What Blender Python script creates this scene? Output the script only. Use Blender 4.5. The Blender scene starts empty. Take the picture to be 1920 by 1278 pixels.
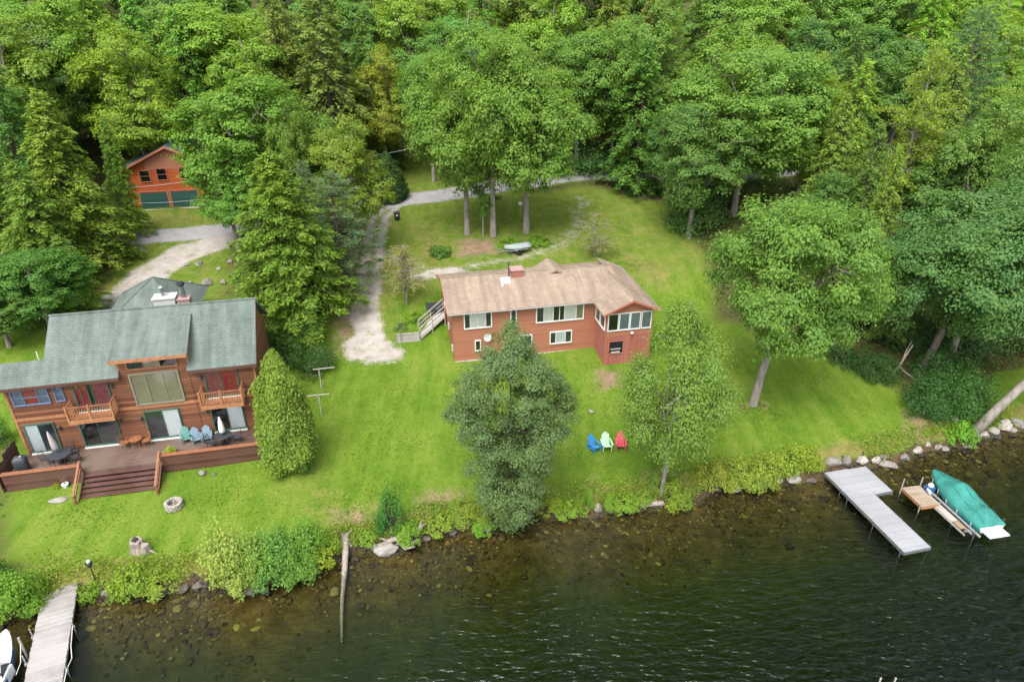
import bpy, math, random
import numpy as np
from mathutils import Vector, Matrix, noise as mnoise
PI = math.pi
R_ = math.radians
scene = bpy.context.scene
col = scene.collection

# ------------------------------------------------------------------ survey
# The site was surveyed from the air: camera 28.5 m above the lake, pitched 28 degrees down.
FOC = 1280.0; TH = R_(28.0); CAMH = 28.5
CT, ST = math.cos(TH), math.sin(TH)
TILT = R_(12.0)                       # the shoreline runs 12 degrees off the x axis
CTL, STL = math.cos(TILT), math.sin(TILT)

def ts(x, y): return x*CTL + y*STL, -x*STL + y*CTL
def xy(t, s): return t*CTL - s*STL, t*STL + s*CTL
def ray(px, py):
    a = (px-960)/FOC; b = (639-py)/FOC
    return a, CT + b*ST, -ST + b*CT
def atz(px, py, z):
    d = ray(px, py); k = (z-CAMH)/d[2]
    return d[0]*k, d[1]*k

_sh = [(-80,29.5),(-40,28.6),(-20.21,28.45),(-18.83,28.66),(-16.82,29.34),(-14.94,29.05),(-12.81,28.85),(-10.96,28.82),(-9.24,28.3),(-7.83,28.0),(-6.29,28.31),(-4.63,28.84),(-3.5,29.48),(-1.73,29.52),(0.04,29.14),(1.32,29.94),(3.21,30.11),(4.98,29.6),(6.11,30.27),(7.77,30.38),(9.59,29.76),(11.18,29.52),(12.87,29.54),(14.9,29.49),(17.27,29.33),(19.89,30.29),(22.2,29.8),(24.62,30.08),(26.96,29.86),(28.72,30.43),(31.0,30.28),(33.64,30.54),(35.82,31.16),(38.06,30.81),(39.77,31.26),(44.26,31.74),(60,33),(90,34)]
_sht = np.array([p[0] for p in _sh]); _shs = np.array([p[1] for p in _sh])
_pd = np.array([-200,-40,-20,-10,-6,-3,-1,-0.15,0.35,1.0,2.0,6.0,11.0,16.0,18.5,22,25,32,36,45,55,80,130,220])
_pz = np.array([-7.5,-7.2,-5.6,-3.3,-2.1,-1.1,-0.45,-0.13,0.42,0.66,0.8,1.2,1.7,2.15,2.6,3.75,4.5,4.95,5.4,6.5,8.2,16.,33.,60.])
def shore(t): return np.interp(t, _sht, _shs)
def hgt(x, y):
    t, s = ts(x, y)
    d = s - shore(t)
    return np.interp(d, _pd, _pz)
def gz(x, y): return float(hgt(x, y))
def gp(px, py):
    z = 1.0
    for _ in range(60):
        x, y = atz(px, py, z)
        z = 0.6*z + 0.4*gz(x, y)
    return x, y, gz(x, y)
def gts(px, py):
    x, y, z = gp(px, py); return ts(x, y)

# ------------------------------------------------------------------ nodes
class NT:
    def __init__(s, name):
        s.m = bpy.data.materials.new(name); s.m.use_nodes = True
        s.t = s.m.node_tree; s.t.nodes.clear()
    def n(s, typ, ins=None, **kw):
        nd = s.t.nodes.new(typ)
        for k, v in kw.items(): setattr(nd, k, v)
        for k, v in (ins or {}).items():
            sock = nd.inputs[k]
            if isinstance(v, bpy.types.NodeSocket): s.t.links.new(v, sock)
            elif isinstance(v, bpy.types.Node): s.t.links.new(v.outputs[0], sock)
            else:
                if hasattr(sock.default_value, '__len__') and not hasattr(v, '__len__'): v = (v,)*len(sock.default_value)
                if hasattr(v, '__len__') and len(sock.default_value) == 4 and len(v) == 3: v = (*v, 1)
                sock.default_value = v
        return nd
    def noise(s, vec, scale, detail=3, rough=.55):
        return s.n('ShaderNodeTexNoise', {'Vector': vec, 'Scale': scale, 'Detail': detail, 'Roughness': rough}).outputs[0]
    def ramp(s, fac, stops):
        nd = s.n('ShaderNodeValToRGB', {'Fac': fac}); e = nd.color_ramp.elements
        while len(e) > 1: e.remove(e[-1])
        for i, (p, c) in enumerate(stops):
            el = e[0] if i == 0 else e.new(p)
            el.position = p
            if not hasattr(c, '__len__'): c = (c, c, c)
            el.color = (*c, 1)
        return nd.outputs[0]
    def mix(s, f, a, b, blend='MIX'):
        nd = s.n('ShaderNodeMix', data_type='RGBA', blend_type=blend)
        for k, v in ((0, f), (6, a), (7, b)):
            if isinstance(v, bpy.types.NodeSocket): s.t.links.new(v, nd.inputs[k])
            else:
                if k and len(v) == 3: v = (*v, 1)
                nd.inputs[k].default_value = v
        return nd.outputs[2]
    def math(s, op, a, b=0.0, clamp=False):
        nd = s.n('ShaderNodeMath', operation=op, use_clamp=clamp)
        for i, v in enumerate((a, b)):
            if isinstance(v, bpy.types.NodeSocket): s.t.links.new(v, nd.inputs[i])
            else: nd.inputs[i].default_value = v
        return nd.outputs[0]
    def coord(s, which='Object', scale=None):
        c = s.n('ShaderNodeTexCoord').outputs[which]
        if scale: c = s.n('ShaderNodeMapping', {'Vector': c, 'Scale': scale}).outputs[0]
        return c
    def bump(s, h, strength=.4, dist=.05):
        return s.n('ShaderNodeBump', {'Height': h, 'Strength': strength, 'Distance': dist}).outputs[0]
    def out(s, shader, vol=None):
        o = s.n('ShaderNodeOutputMaterial', {'Surface': shader} if shader else {})
        if vol: s.t.links.new(vol, o.inputs['Volume'])
        return s.m
    def pbr(s, color, rough=.7, spec=.3, normal=None, **kw):
        ins = {'Base Color': color, 'Roughness': rough, 'Specular IOR Level': spec}
        if normal: ins['Normal'] = normal
        ins.update(kw)
        return s.n('ShaderNodeBsdfPrincipled', ins).outputs[0]

def simple(name, c, rough=.6, spec=.3, var=.12, scale=6.0, metallic=0.0, bump=0.0):
    g = .72; c = tuple(x*g for x in c)
    n = NT(name); co = n.coord()
    f = n.noise(co, scale, 4)
    f2 = n.noise(co, scale*6, 2)
    f = n.math('ADD', n.math('MULTIPLY', f, .65), n.math('MULTIPLY', f2, .35))
    lo = tuple(max(0, x*(1-var*2)) for x in c); hi = tuple(x*(1+var*2) for x in c)
    colr = n.ramp(f, [(.3, lo), (.7, hi)])
    nm = n.bump(f2, bump, .03) if bump else None
    return n.out(n.pbr(colr, rough, spec, nm, Metallic=metallic))

def board_mat(name, c1, c2, axis=2, width=.18, gap=.08, rough=.65, grain=(3, 30, 30), weather=None):
    """boards side by side along an axis, each with a tone of its own and a dark joint"""
    c1 = tuple(x*.68 for x in c1); c2 = tuple(x*.68 for x in c2); weather = weather and tuple(x*.68 for x in weather)
    n = NT(name); co = n.coord()
    sep = n.n('ShaderNodeSeparateXYZ', {'Vector': co}).outputs[axis]
    q = n.math('DIVIDE', sep, width)
    fl = n.math('FLOOR', q); fr = n.math('FRACT', q)
    rnd = n.n('ShaderNodeTexWhiteNoise', {'W': fl}, noise_dimensions='1D').outputs[0]
    g = n.noise(n.n('ShaderNodeMapping', {'Vector': co, 'Scale': grain}).outputs[0], 1.0, 4)
    big = n.noise(co, .6, 3)
    f = n.math('ADD', n.math('MULTIPLY', rnd, .45), n.math('ADD', n.math('MULTIPLY', g, .35), n.math('MULTIPLY', big, .3)))
    colr = n.ramp(f, [(.25, c1), (.85, c2)])
    if weather:
        wz = n.math('MULTIPLY', n.math('SUBTRACT', n.noise(co, .35, 5, .65), .42), 5.0, True)
        colr = n.mix(n.math('MULTIPLY', wz, .75), colr, weather)
    joint = n.math('LESS_THAN', fr, gap)
    colr = n.mix(n.math('MULTIPLY', joint, .6), colr, tuple(x*.3 for x in c1))
    h = n.math('ADD', fr, n.math('MULTIPLY', g, .2))
    return n.out(n.pbr(colr, rough, .25, n.bump(h, .5, .02)))

def shingle_mat(name, c1, c2, c3):
    c1, c2, c3 = (tuple(x*.66 for x in c) for c in (c1, c2, c3))
    n = NT(name); co = n.coord('Object', (1, 1, 1.0))
    b = n.n('ShaderNodeTexBrick', {'Vector': co, 'Color1': c1, 'Color2': c2, 'Mortar': tuple(x*.68 for x in c1), 'Scale': 1.0, 'Mortar Size': .012, 'Brick Width': .34, 'Row Height': .15, 'Bias': -.2})
    big = n.noise(co, .45, 5, .6); mid = n.noise(co, 2.5, 4); fine = n.noise(co, 45, 2)
    colr = n.mix(n.math('MULTIPLY', n.math('SUBTRACT', big, .35), 1.2, True), b.outputs[0], c3)
    streak = n.noise(n.n('ShaderNodeMapping', {'Vector': co, 'Scale': (2.2, .25, .25)}).outputs[0], 1.0, 4)
    colr = n.mix(.65, colr, n.mix(1.0, colr, n.ramp(streak, [(.3, .62), (.7, 1.25)]), 'MULTIPLY'))
    colr = n.mix(.45, colr, n.mix(1.0, colr, n.ramp(mid, [(.3, .75), (.7, 1.2)]), 'MULTIPLY'))
    colr = n.mix(.4, colr, n.mix(1.0, colr, n.ramp(fine, [(.3, .6), (.7, 1.35)]), 'MULTIPLY'))
    return n.out(n.pbr(colr, .92, .12, n.bump(n.math('ADD', b.outputs[1], fine), .4, .02)))

M = {}
M['cedar'] = board_mat('cedar_siding', (.115,.05,.028), (.36,.15,.078), 2, .2, .14)
M['cedar_trim'] = simple('cedar_trim', (.40,.18,.085), .6, var=.2)
M['red_siding'] = board_mat('red_siding', (.42,.168,.10), (.51,.21,.13), 2, .16, .12)
M['red_trim'] = simple('red_trim', (.45,.16,.10), .6)
M['red_panel'] = board_mat('red_panel', (.36,.125,.10), (.45,.16,.125), 0, .3, .06)
M['orange_siding'] = board_mat('orange_siding', (.42,.085,.025), (.55,.13,.035), 2, .2, .1)
M['green_roof'] = shingle_mat('green_shingles', (.165,.205,.178), (.195,.235,.207), (.215,.255,.228))
M['brown_roof'] = shingle_mat('tan_shingles', (.36,.275,.205), (.41,.318,.242), (.435,.34,.262))
M['dark_green_roof'] = shingle_mat('garage_shingles', (.09,.15,.13), (.13,.2,.17), (.14,.22,.19))
M['green_trim'] = simple('green_trim', (.055,.13,.09), .5)
M['green_door'] = board_mat('green_panel_door', (.02,.075,.06), (.035,.105,.085), 2, .5, .05)
M['white_trim'] = simple('white_trim', (.78,.77,.74), .5, var=.05)
M['cream'] = simple('cream_curtain', (1.0,.98,.86), .85, var=.06, scale=3)
M['white_blind'] = simple('white_blind', (1.08,1.1,1.08), .7, var=.04)
M['tan_blind'] = simple('tan_blind', (.42,.36,.24), .8, var=.06, scale=2)
M['red_curtain'] = simple('red_curtain', (.42,.035,.05), .85, var=.2, scale=5)
M['pink_curtain'] = simple('pink_curtain', (.36,.09,.11), .85, var=.2, scale=5)
M['blue_pane'] = simple('blue_curtain', (.16,.21,.34), .8, var=.15)
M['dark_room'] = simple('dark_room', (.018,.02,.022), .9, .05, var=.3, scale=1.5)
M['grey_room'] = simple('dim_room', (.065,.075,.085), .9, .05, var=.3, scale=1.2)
M['foundation'] = simple('painted_foundation', (.55,.5,.44), .8)
M['deck_wood'] = board_mat('deck_boards', (.085,.046,.034), (.165,.092,.068), 1, .14, .1, weather=(.22,.165,.13))
M['deck_stair'] = board_mat('stair_boards', (.075,.026,.02), (.135,.052,.042), 1, .14, .08, weather=(.16,.09,.075))
M['deck_rail'] = board_mat('rail_boards', (.09,.038,.028), (.185,.078,.052), 2, .14, .1, weather=(.15,.09,.07))
M['deck_cap'] = simple('rail_cap', (.29,.12,.06), .6, var=.2)
M['grey_wood'] = board_mat('weathered_planks', (.36,.34,.31), (.58,.55,.51), 1, .145, .09, weather=(.66,.63,.58))
M['grey_post'] = simple('weathered_post', (.42,.38,.34), .8, var=.2)
M['tan_wood'] = board_mat('tan_planks', (.28,.19,.125), (.42,.30,.2), 1, .145, .09)
M['dock_grey'] = board_mat('dock_decking', (.36,.362,.385), (.43,.435,.455), 0, .61, .03, .6, weather=(.33,.33,.34))
M['alu'] = simple('aluminium', (.55,.56,.57), .38, .5, metallic=.8)
M['galv'] = simple('galvanised_pipe', (.58,.59,.58), .45, .5, metallic=.5)
M['leg_steel'] = simple('wet_steel', (.10,.105,.10), .6, .3)
M['tan_frame'] = simple('tan_frame', (.24,.225,.16), .6)
M['sky_pane'] = simple('pale_blind', (.27,.32,.37), .7, .1, var=.12, scale=1.2)  # sky reflection painted as a pale blue panel behind the porch glass
M['black'] = simple('black_plastic', (.018,.019,.022), .45, .4)
M['charcoal'] = simple('charcoal_metal', (.045,.05,.058), .5, .4)
M['teal_cover'] = simple('teal_canvas', (.05,.245,.205), .85, .1, var=.16, scale=1.6)
M['boat_white'] = simple('white_gelcoat', (.78,.79,.8), .25, .5, var=.03)
M['boat_blue'] = simple('blue_gelcoat', (.03,.12,.35), .25, .5, var=.05)
M['boat_teal'] = simple('teal_gelcoat', (.03,.22,.24), .25, .5, var=.05)
M['windshield'] = simple('smoked_screen', (.03,.035,.045), .08, .6)
M['blue'] = simple('blue_plastic', (.04,.27,.62), .55, .4, var=.04)
M['mint'] = simple('mint_plastic', (.50,.78,.50), .45, .4, var=.04)
M['red'] = simple('red_plastic', (.66,.085,.12), .55, .4, var=.04)
M['teal'] = simple('teal_plastic', (.12,.30,.26), .45, .4, var=.05)
M['slate_blue'] = simple('slate_blue_plastic', (.20,.295,.37), .45, .4, var=.05)
M['white_cloth'] = simple('white_canvas', (.8,.79,.76), .85, .1, var=.05)
M['grey_cloth'] = simple('grey_canvas', (.42,.4,.37), .85, .1, var=.08)
M['brick'] = simple('red_brick', (.36,.14,.105), .85, var=.25, scale=12)
M['stucco'] = simple('white_stucco', (.56,.545,.515), .85, var=.1)
M['pink_stone'] = simple('pink_masonry', (.42,.27,.25), .85, var=.2, scale=9)
M['steel'] = simple('flue_steel', (.45,.47,.52), .3, .5, metallic=.8)
M['wire'] = simple('cable', (.32,.34,.33), .6)
M['ash'] = simple('ash', (.05,.045,.04), .95, .05, var=.4)
M['rust'] = simple('rusty_metal', (.30,.12,.05), .8, var=.3)

def bark(name, c):
    n = NT(name); co = n.coord()
    g = n.noise(n.n('ShaderNodeMapping', {'Vector': co, 'Scale': (6, 6, 1.1)}).outputs[0], 1.0, 6, .65)
    b = n.noise(co, .7, 3)
    f = n.math('ADD', n.math('MULTIPLY', g, .7), n.math('MULTIPLY', b, .3))
    colr = n.ramp(f, [(.32, tuple(x*.45 for x in c)), (.62, tuple(x*1.35 for x in c))])
    return n.out(n.pbr(colr, .9, .1, n.bump(g, .8, .06)))
M['bark'] = bark('grey_bark', (.21,.185,.16))
M['bark_dark'] = bark('dark_bark', (.085,.07,.058))
M['driftwood'] = bark('driftwood', (.235,.2,.17))

def stone_mat(name, c, spread):
    c = tuple(x*.66 for x in c)
    n = NT(name); co = n.coord()
    oi = n.n('ShaderNodeObjectInfo').outputs['Random']
    a = n.noise(co, 2.2, 6, .62); b = n.noise(co, 14, 4)
    f = n.math('ADD', n.math('MULTIPLY', a, .6), n.math('MULTIPLY', b, .4))
    colr = n.ramp(f, [(.3, tuple(x*.42 for x in c)), (.5, c), (.7, tuple(x*1.35 for x in c))])
    colr = n.mix(1.0, colr, n.ramp(oi, [(0, 1-spread), (1, 1+spread)]), 'MULTIPLY')
    moss = n.math('MULTIPLY', n.math('SUBTRACT', n.noise(co, 1.4, 4), .55), 5, True)
    colr = n.mix(n.math('MULTIPLY', moss, .5), colr, (.1,.095,.05))
    return n.out(n.pbr(colr, .88, .15, n.bump(f, .7, .08)))
M['stone'] = stone_mat('shore_stone', (.31,.275,.25), .38)
M['pale_stone'] = stone_mat('pale_stone', (.38,.345,.31), .3)
M['dark_stone'] = stone_mat('wet_stone', (.13,.11,.09), .4)

def bed_stone():
    n = NT('sunken_stone')
    r = n.n('ShaderNodeNewGeometry').outputs['Random Per Island']
    a = n.noise(n.coord(), 5, 4)
    colr = n.ramp(r, [(0, (.022,.015,.006)), (.5, (.062,.042,.014)), (.85, (.12,.088,.03)), (1, (.24,.19,.06))])
    colr = n.mix(.6, colr, n.mix(1.0, colr, n.ramp(a, [(.3, .4), (.7, 1.4)]), 'MULTIPLY'))
    return n.out(n.pbr(colr, .85, .15))
M['bed_stone'] = bed_stone()

def leaf_mat(name, dark=.86, lite=1.15, yellow=(1.14,1.04,.65), rough=.55):
    n = NT(name)
    geo = n.n('ShaderNodeNewGeometry'); rnd = geo.outputs['Random Per Island']
    oi = n.n('ShaderNodeObjectInfo'); base = oi.outputs['Color']
    br = n.ramp(rnd, [(0, dark), (.55, 1.0), (1, lite)])
    c = n.mix(1.0, base, br, 'MULTIPLY')
    sh = n.noise(n.n('ShaderNodeVectorMath', {0: n.coord(), 1: (7.3,3.1,5.7)}).outputs[0], .33, 3)
    c = n.mix(n.math('MULTIPLY', n.math('SUBTRACT', sh, .38), 2.2, True), c, n.mix(1.0, c, yellow, 'MULTIPLY'))
    d = n.pbr(c, rough, .22)
    tr = n.n('ShaderNodeBsdfTranslucent', {'Color': n.mix(1.0, c, (1.25,1.2,.55), 'MULTIPLY')}).outputs[0]
    return n.out(n.n('ShaderNodeMixShader', {0: .46, 1: d, 2: tr}).outputs[0])
M['leaf'] = leaf_mat('leaves')
M['needle'] = leaf_mat('needles', .76, 1.22, (1.12,1.04,.65), .6)
M['hedge_leaf'] = leaf_mat('mixed_leaves', .7, 1.32, (1.12,1.0,.6), .6)

def glass():
    n = NT('window_glass')
    fr = n.n('ShaderNodeFresnel', {'IOR': 1.5}).outputs[0]
    g = n.n('ShaderNodeBsdfGlossy', {'Color': (.9,.95,1), 'Roughness': .03}).outputs[0]
    t = n.n('ShaderNodeBsdfTransparent', {'Color': (.97,.98,.98)}).outputs[0]
    f = n.math('ADD', n.math('MULTIPLY', fr, .8), .02)
    return n.out(n.n('ShaderNodeMixShader', {0: f, 1: t, 2: g}).outputs[0])
M['glass'] = glass()

def water():
    n = NT('lake_water'); co = n.coord()
    t = n.n('ShaderNodeMapping', {'Vector': co, 'Rotation': (0, 0, R_(-38)), 'Scale': (1.0, 2.6, 1)}).outputs[0]
    w1 = n.noise(t, 1.15, 1.2, .5)
    w2 = n.noise(t, 2.9, 1.0, .5)
    gust = n.noise(co, .075, 3, .5)
    sep = n.n('ShaderNodeSeparateXYZ', {'Vector': co})
    # wind reaches the open lake: ripples grow with the distance from the bank and to the east
    fetch = n.math('ADD', n.math('MULTIPLY', n.math('SUBTRACT', 33, sep.outputs[1]), .045), n.math('MULTIPLY', sep.outputs[0], .024))
    amp = n.math('MULTIPLY', n.math('ADD', fetch, n.math('MULTIPLY', n.math('SUBTRACT', gust, .45), .55)), 1.0, True)
    amp = n.math('ADD', n.math('MULTIPLY', amp, .72), .14)
    h = n.math('MULTIPLY', n.math('ADD', w1, n.math('MULTIPLY', w2, .36)), amp)
    nm = n.bump(h, 1.0, .34)
    fr = n.n('ShaderNodeFresnel', {'IOR': 1.34, 'Normal': nm}).outputs[0]
    g = n.n('ShaderNodeBsdfGlossy', {'Roughness': .21, 'Normal': nm, 'Color': (.68,.75,.72)}).outputs[0]
    tr = n.n('ShaderNodeBsdfTransparent', {'Color': (1, 1, 1)}).outputs[0]
    sh = n.n('ShaderNodeMixShader', {0: fr, 1: tr, 2: g}).outputs[0]
    v = n.n('ShaderNodeVolumeAbsorption', {'Color': (.40,.56,.10), 'Density': .54}).outputs[0]
    return n.out(sh, v)
M['water'] = water()

def ground_mat():
    n = NT('ground'); co = n.coord()
    A = n.n('ShaderNodeAttribute', attribute_name='zone_a'); B = n.n('ShaderNodeAttribute', attribute_name='zone_b')
    a = n.n('ShaderNodeSeparateColor', {'Color': A.outputs['Color']}); b = n.n('ShaderNodeSeparateColor', {'Color': B.outputs['Color']})
    n1 = n.noise(co, .22, 4, .6); n2 = n.noise(co, 1.1, 5, .65); n3 = n.noise(co, 7, 4, .65); n4 = n.noise(co, 26, 3, .6)
    rot = n.n('ShaderNodeMapping', {'Vector': co, 'Rotation': (0, 0, R_(-14)), 'Scale': (1.1, .12, 1)}).outputs[0]
    mow = n.noise(rot, 1.0, 2)
    fine = n.math('ADD', n.math('MULTIPLY', n3, .5), n.math('MULTIPLY', n4, .5))
    lawn = n.ramp(n.math('ADD', n.math('MULTIPLY', n2, .38), n.math('ADD', n.math('MULTIPLY', n1, .42), n.math('MULTIPLY', mow, .5))),
                  [(.46, (.056,.110,.010)), (.63, (.086,.146,.014)), (.84, (.132,.176,.027))])
    lawn = n.mix(1.0, lawn, n.ramp(fine, [(.33, .6), (.5, 1.0), (.68, 1.4)]), 'MULTIPLY')
    dry = n.ramp(n.math('ADD', n.math('MULTIPLY', n2, .5), n.math('MULTIPLY', n3, .5)), [(.3, (.08,.09,.016)), (.5, (.15,.135,.04)), (.7, (.22,.18,.08))])
    gravel = n.ramp(n.math('ADD', n.math('MULTIPLY', n4, .6), n.math('MULTIPLY', n2, .4)), [(.3, (.19,.165,.14)), (.5, (.31,.28,.25)), (.72, (.43,.395,.365))])
    gravel = n.mix(n.math('MULTIPLY', n.math('SUBTRACT', n.noise(co, .9, 5, .7), .5), 4, True), gravel, (.17,.155,.07))
    dirt = n.ramp(n.math('ADD', n.math('MULTIPLY', n3, .6), n.math('MULTIPLY', n2, .4)), [(.3, (.10,.06,.035)), (.5, (.19,.13,.085)), (.72, (.27,.20,.13))])
    forest = n.ramp(n.math('ADD', n.math('MULTIPLY', n3, .5), n.math('MULTIPLY', n2, .5)), [(.3, (.035,.03,.014)), (.5, (.065,.06,.022)), (.7, (.085,.11,.026))])
    road = n.ramp(n.math('ADD', n.math('MULTIPLY', n4, .4), n.math('MULTIPLY', n2, .6)), [(.3, (.20,.195,.195)), (.7, (.31,.30,.30))])
    bank = n.ramp(n3, [(.3, (.02,.014,.01)), (.55, (.07,.045,.025)), (.75, (.14,.11,.06))])
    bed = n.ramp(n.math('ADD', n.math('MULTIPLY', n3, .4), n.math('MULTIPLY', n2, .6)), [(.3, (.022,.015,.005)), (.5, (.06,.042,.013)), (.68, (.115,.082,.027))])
    # scattered green light of deep water, painted onto the bed by depth
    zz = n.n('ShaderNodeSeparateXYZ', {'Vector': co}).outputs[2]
    deep_green = n.math('MULTIPLY', n.math('SUBTRACT', n.math('SUBTRACT', n.math('MULTIPLY', n1, 1.5), zz), 1.6), .8, True)
    bed = n.mix(deep_green, bed, n.ramp(n2, [(.3, (.030,.040,.012)), (.7, (.060,.070,.022))]))
    wob = n.math('MULTIPLY', n.math('SUBTRACT', n.math('ADD', n.math('MULTIPLY', n2, .5), n.math('MULTIPLY', n3, .5)), .5), 1.5)
    def sharp(w): return n.math('MULTIPLY', n.math('SUBTRACT', n.math('ADD', w, n.math('MULTIPLY', wob, n.math('MULTIPLY', n.math('MULTIPLY', w, n.math('SUBTRACT', 1.0, w)), 4.0))), .3), 2.5, True)
    c = lawn
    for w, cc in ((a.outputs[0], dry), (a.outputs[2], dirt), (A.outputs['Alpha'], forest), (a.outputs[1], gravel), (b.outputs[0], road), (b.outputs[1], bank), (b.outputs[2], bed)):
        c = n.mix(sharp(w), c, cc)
    return n.out(n.pbr(c, .95, .08, n.bump(fine, .6, .08)))
M['ground'] = ground_mat()

# ------------------------------------------------------------------ mesh building
class MB:
    def __init__(s, off=(0, 0, 0)): s.v = []; s.f = []; s.off = off
    def add(s, vs, fs):
        k = len(s.v); s.v += [(p[0]+s.off[0], p[1]+s.off[1], p[2]+s.off[2]) for p in vs]
        s.f += [tuple(i+k for i in f) for f in fs]; return s
    def box(s, x0, x1, y0, y1, z0, z1):
        return s.add([(x0,y0,z0),(x1,y0,z0),(x1,y1,z0),(x0,y1,z0),(x0,y0,z1),(x1,y0,z1),(x1,y1,z1),(x0,y1,z1)],
                     [(0,3,2,1),(4,5,6,7),(0,1,5,4),(1,2,6,5),(2,3,7,6),(3,0,4,7)])
    def slab(s, quad, th):
        """a roof plane: four corner points (top face), given a thickness straight down"""
        lo = [(p[0], p[1], p[2]-th) for p in quad]; n = len(quad)
        fs = [tuple(range(n)), tuple(range(2*n-1, n-1, -1))] + [(i, i+n, (i+1) % n+n, (i+1) % n) for i in range(n)]
        return s.add(list(quad)+lo, fs)
    def prism(s, prof, x0, x1, axis='x'):
        """profile in (y,z) extruded along x, or (x,z) along y"""
        n = len(prof)
        if axis == 'x': vs = [(x0, a, b) for a, b in prof]+[(x1, a, b) for a, b in prof]
        elif axis == 'y': vs = [(a, x0, b) for a, b in prof]+[(a, x1, b) for a, b in prof]
        else: vs = [(a, b, x0) for a, b in prof]+[(a, b, x1) for a, b in prof]
        return s.add(vs, [tuple(range(n)), tuple(range(2*n-1, n-1, -1))]+[(i, i+n, (i+1) % n+n, (i+1) % n) for i in range(n)])
    def beam(s, p, q, w, h=None, up=(0, 0, 1)):
        h = h or w
        p = Vector(p); q = Vector(q); d = (q-p).normalized()
        u = Vector(up)
        if abs(d.dot(u)) > .98: u = Vector((0, 1, 0))
        a = d.cross(u).normalized()*(w/2); b = a.cross(d).normalized()*(h/2)
        vs = [p-a-b, p+a-b, p+a+b, p-a+b, q-a-b, q+a-b, q+a+b, q-a+b]
        return s.add([tuple(x) for x in vs], [(0,3,2,1),(4,5,6,7),(0,1,5,4),(1,2,6,5),(2,3,7,6),(3,0,4,7)])
    def tube(s, pts, rad, n=8, cap=True):
        pts = [Vector(p) for p in pts]
        if not hasattr(rad, '__len__'): rad = [rad]*len(pts)
        vs = []; fs = []
        for i, p in enumerate(pts):
            d = (pts[min(i+1, len(pts)-1)]-pts[max(i-1, 0)]).normalized()
            u = Vector((0, 0, 1)) if abs(d.z) < .95 else Vector((0, 1, 0))
            a = d.cross(u).normalized(); b = a.cross(d).normalized()
            for k in range(n):
                an = 2*PI*k/n
                vs.append(tuple(p+(a*math.cos(an)+b*math.sin(an))*rad[i]))
        for i in range(len(pts)-1):
            for k in range(n):
                fs.append((i*n+k, i*n+(k+1) % n, (i+1)*n+(k+1) % n, (i+1)*n+k))
        if cap: fs += [tuple(range(n-1, -1, -1)), tuple(range((len(pts)-1)*n, len(pts)*n))]
        return s.add(vs, fs)
    def lathe(s, prof, n=20, c=(0, 0), rf=None):
        vs = []; fs = []
        for r, z in prof:
            for k in range(n):
                an = 2*PI*k/n; q = r*(rf(an) if rf else 1)
                vs.append((c[0]+q*math.cos(an), c[1]+q*math.sin(an), z))
        for i in range(len(prof)-1):
            for k in range(n): fs.append((i*n+k, i*n+(k+1) % n, (i+1)*n+(k+1) % n, (i+1)*n+k))
        fs += [tuple(range(n-1, -1, -1)), tuple(range((len(prof)-1)*n, len(prof)*n))]
        return s.add(vs, fs)
    def build(s, name, mat, parent=None, bevel=0, smooth=False):
        me = bpy.data.meshes.new(name)
        me.from_pydata(s.v, [], s.f); me.update()
        me.materials.append(M[mat] if isinstance(mat, str) else mat)
        return link(name, me, parent, bevel, smooth)
def link(name, me, parent=None, bevel=0, smooth=False):
    o = bpy.data.objects.new(name, me); col.objects.link(o)
    if parent: o.parent = parent
    if smooth: me.polygons.foreach_set('use_smooth', [True]*len(me.polygons))
    if bevel:
        b = o.modifiers.new('bevel', 'BEVEL'); b.width = bevel; b.segments = 2; b.limit_method = 'ANGLE'
    return o
def tag(o, label, cat, group=None):
    o['label'] = label; o['category'] = cat
    if group: o['group'] = group
    return o
def thing(name, label, cat, loc=(0, 0, 0), rz=0.0, group=None):
    o = bpy.data.objects.new(name, None); col.objects.link(o)
    o.location = loc; o.rotation_euler = (0, 0, rz); o.empty_display_size = .3
    return tag(o, label, cat, group)
def copy_thing(o, loc, rz, label, parent=None, scale=None):
    c = o.copy(); col.objects.link(c)
    if parent is None:
        c.location = loc; c.rotation_euler = (0, 0, rz); c['label'] = label
        if scale: c.scale = scale
    else: c.parent = parent
    for ch in list(o.children): copy_thing(ch, None, None, None, c)
    return c
def npmesh(name, verts, quads, mat):
    me = bpy.data.meshes.new(name)
    nv, nf = len(verts), len(quads)
    me.vertices.add(nv); me.vertices.foreach_set('co', np.asarray(verts, np.float32).ravel())
    me.loops.add(nf*4); me.loops.foreach_set('vertex_index', np.asarray(quads, np.int32).ravel())
    me.polygons.add(nf); me.polygons.foreach_set('loop_start', np.arange(0, nf*4, 4, dtype=np.int32))
    me.polygons.foreach_set('loop_total', np.full(nf, 4, np.int32))
    me.update(calc_edges=True); me.validate()
    me.materials.append(M[mat] if isinstance(mat, str) else mat)
    return me
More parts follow.
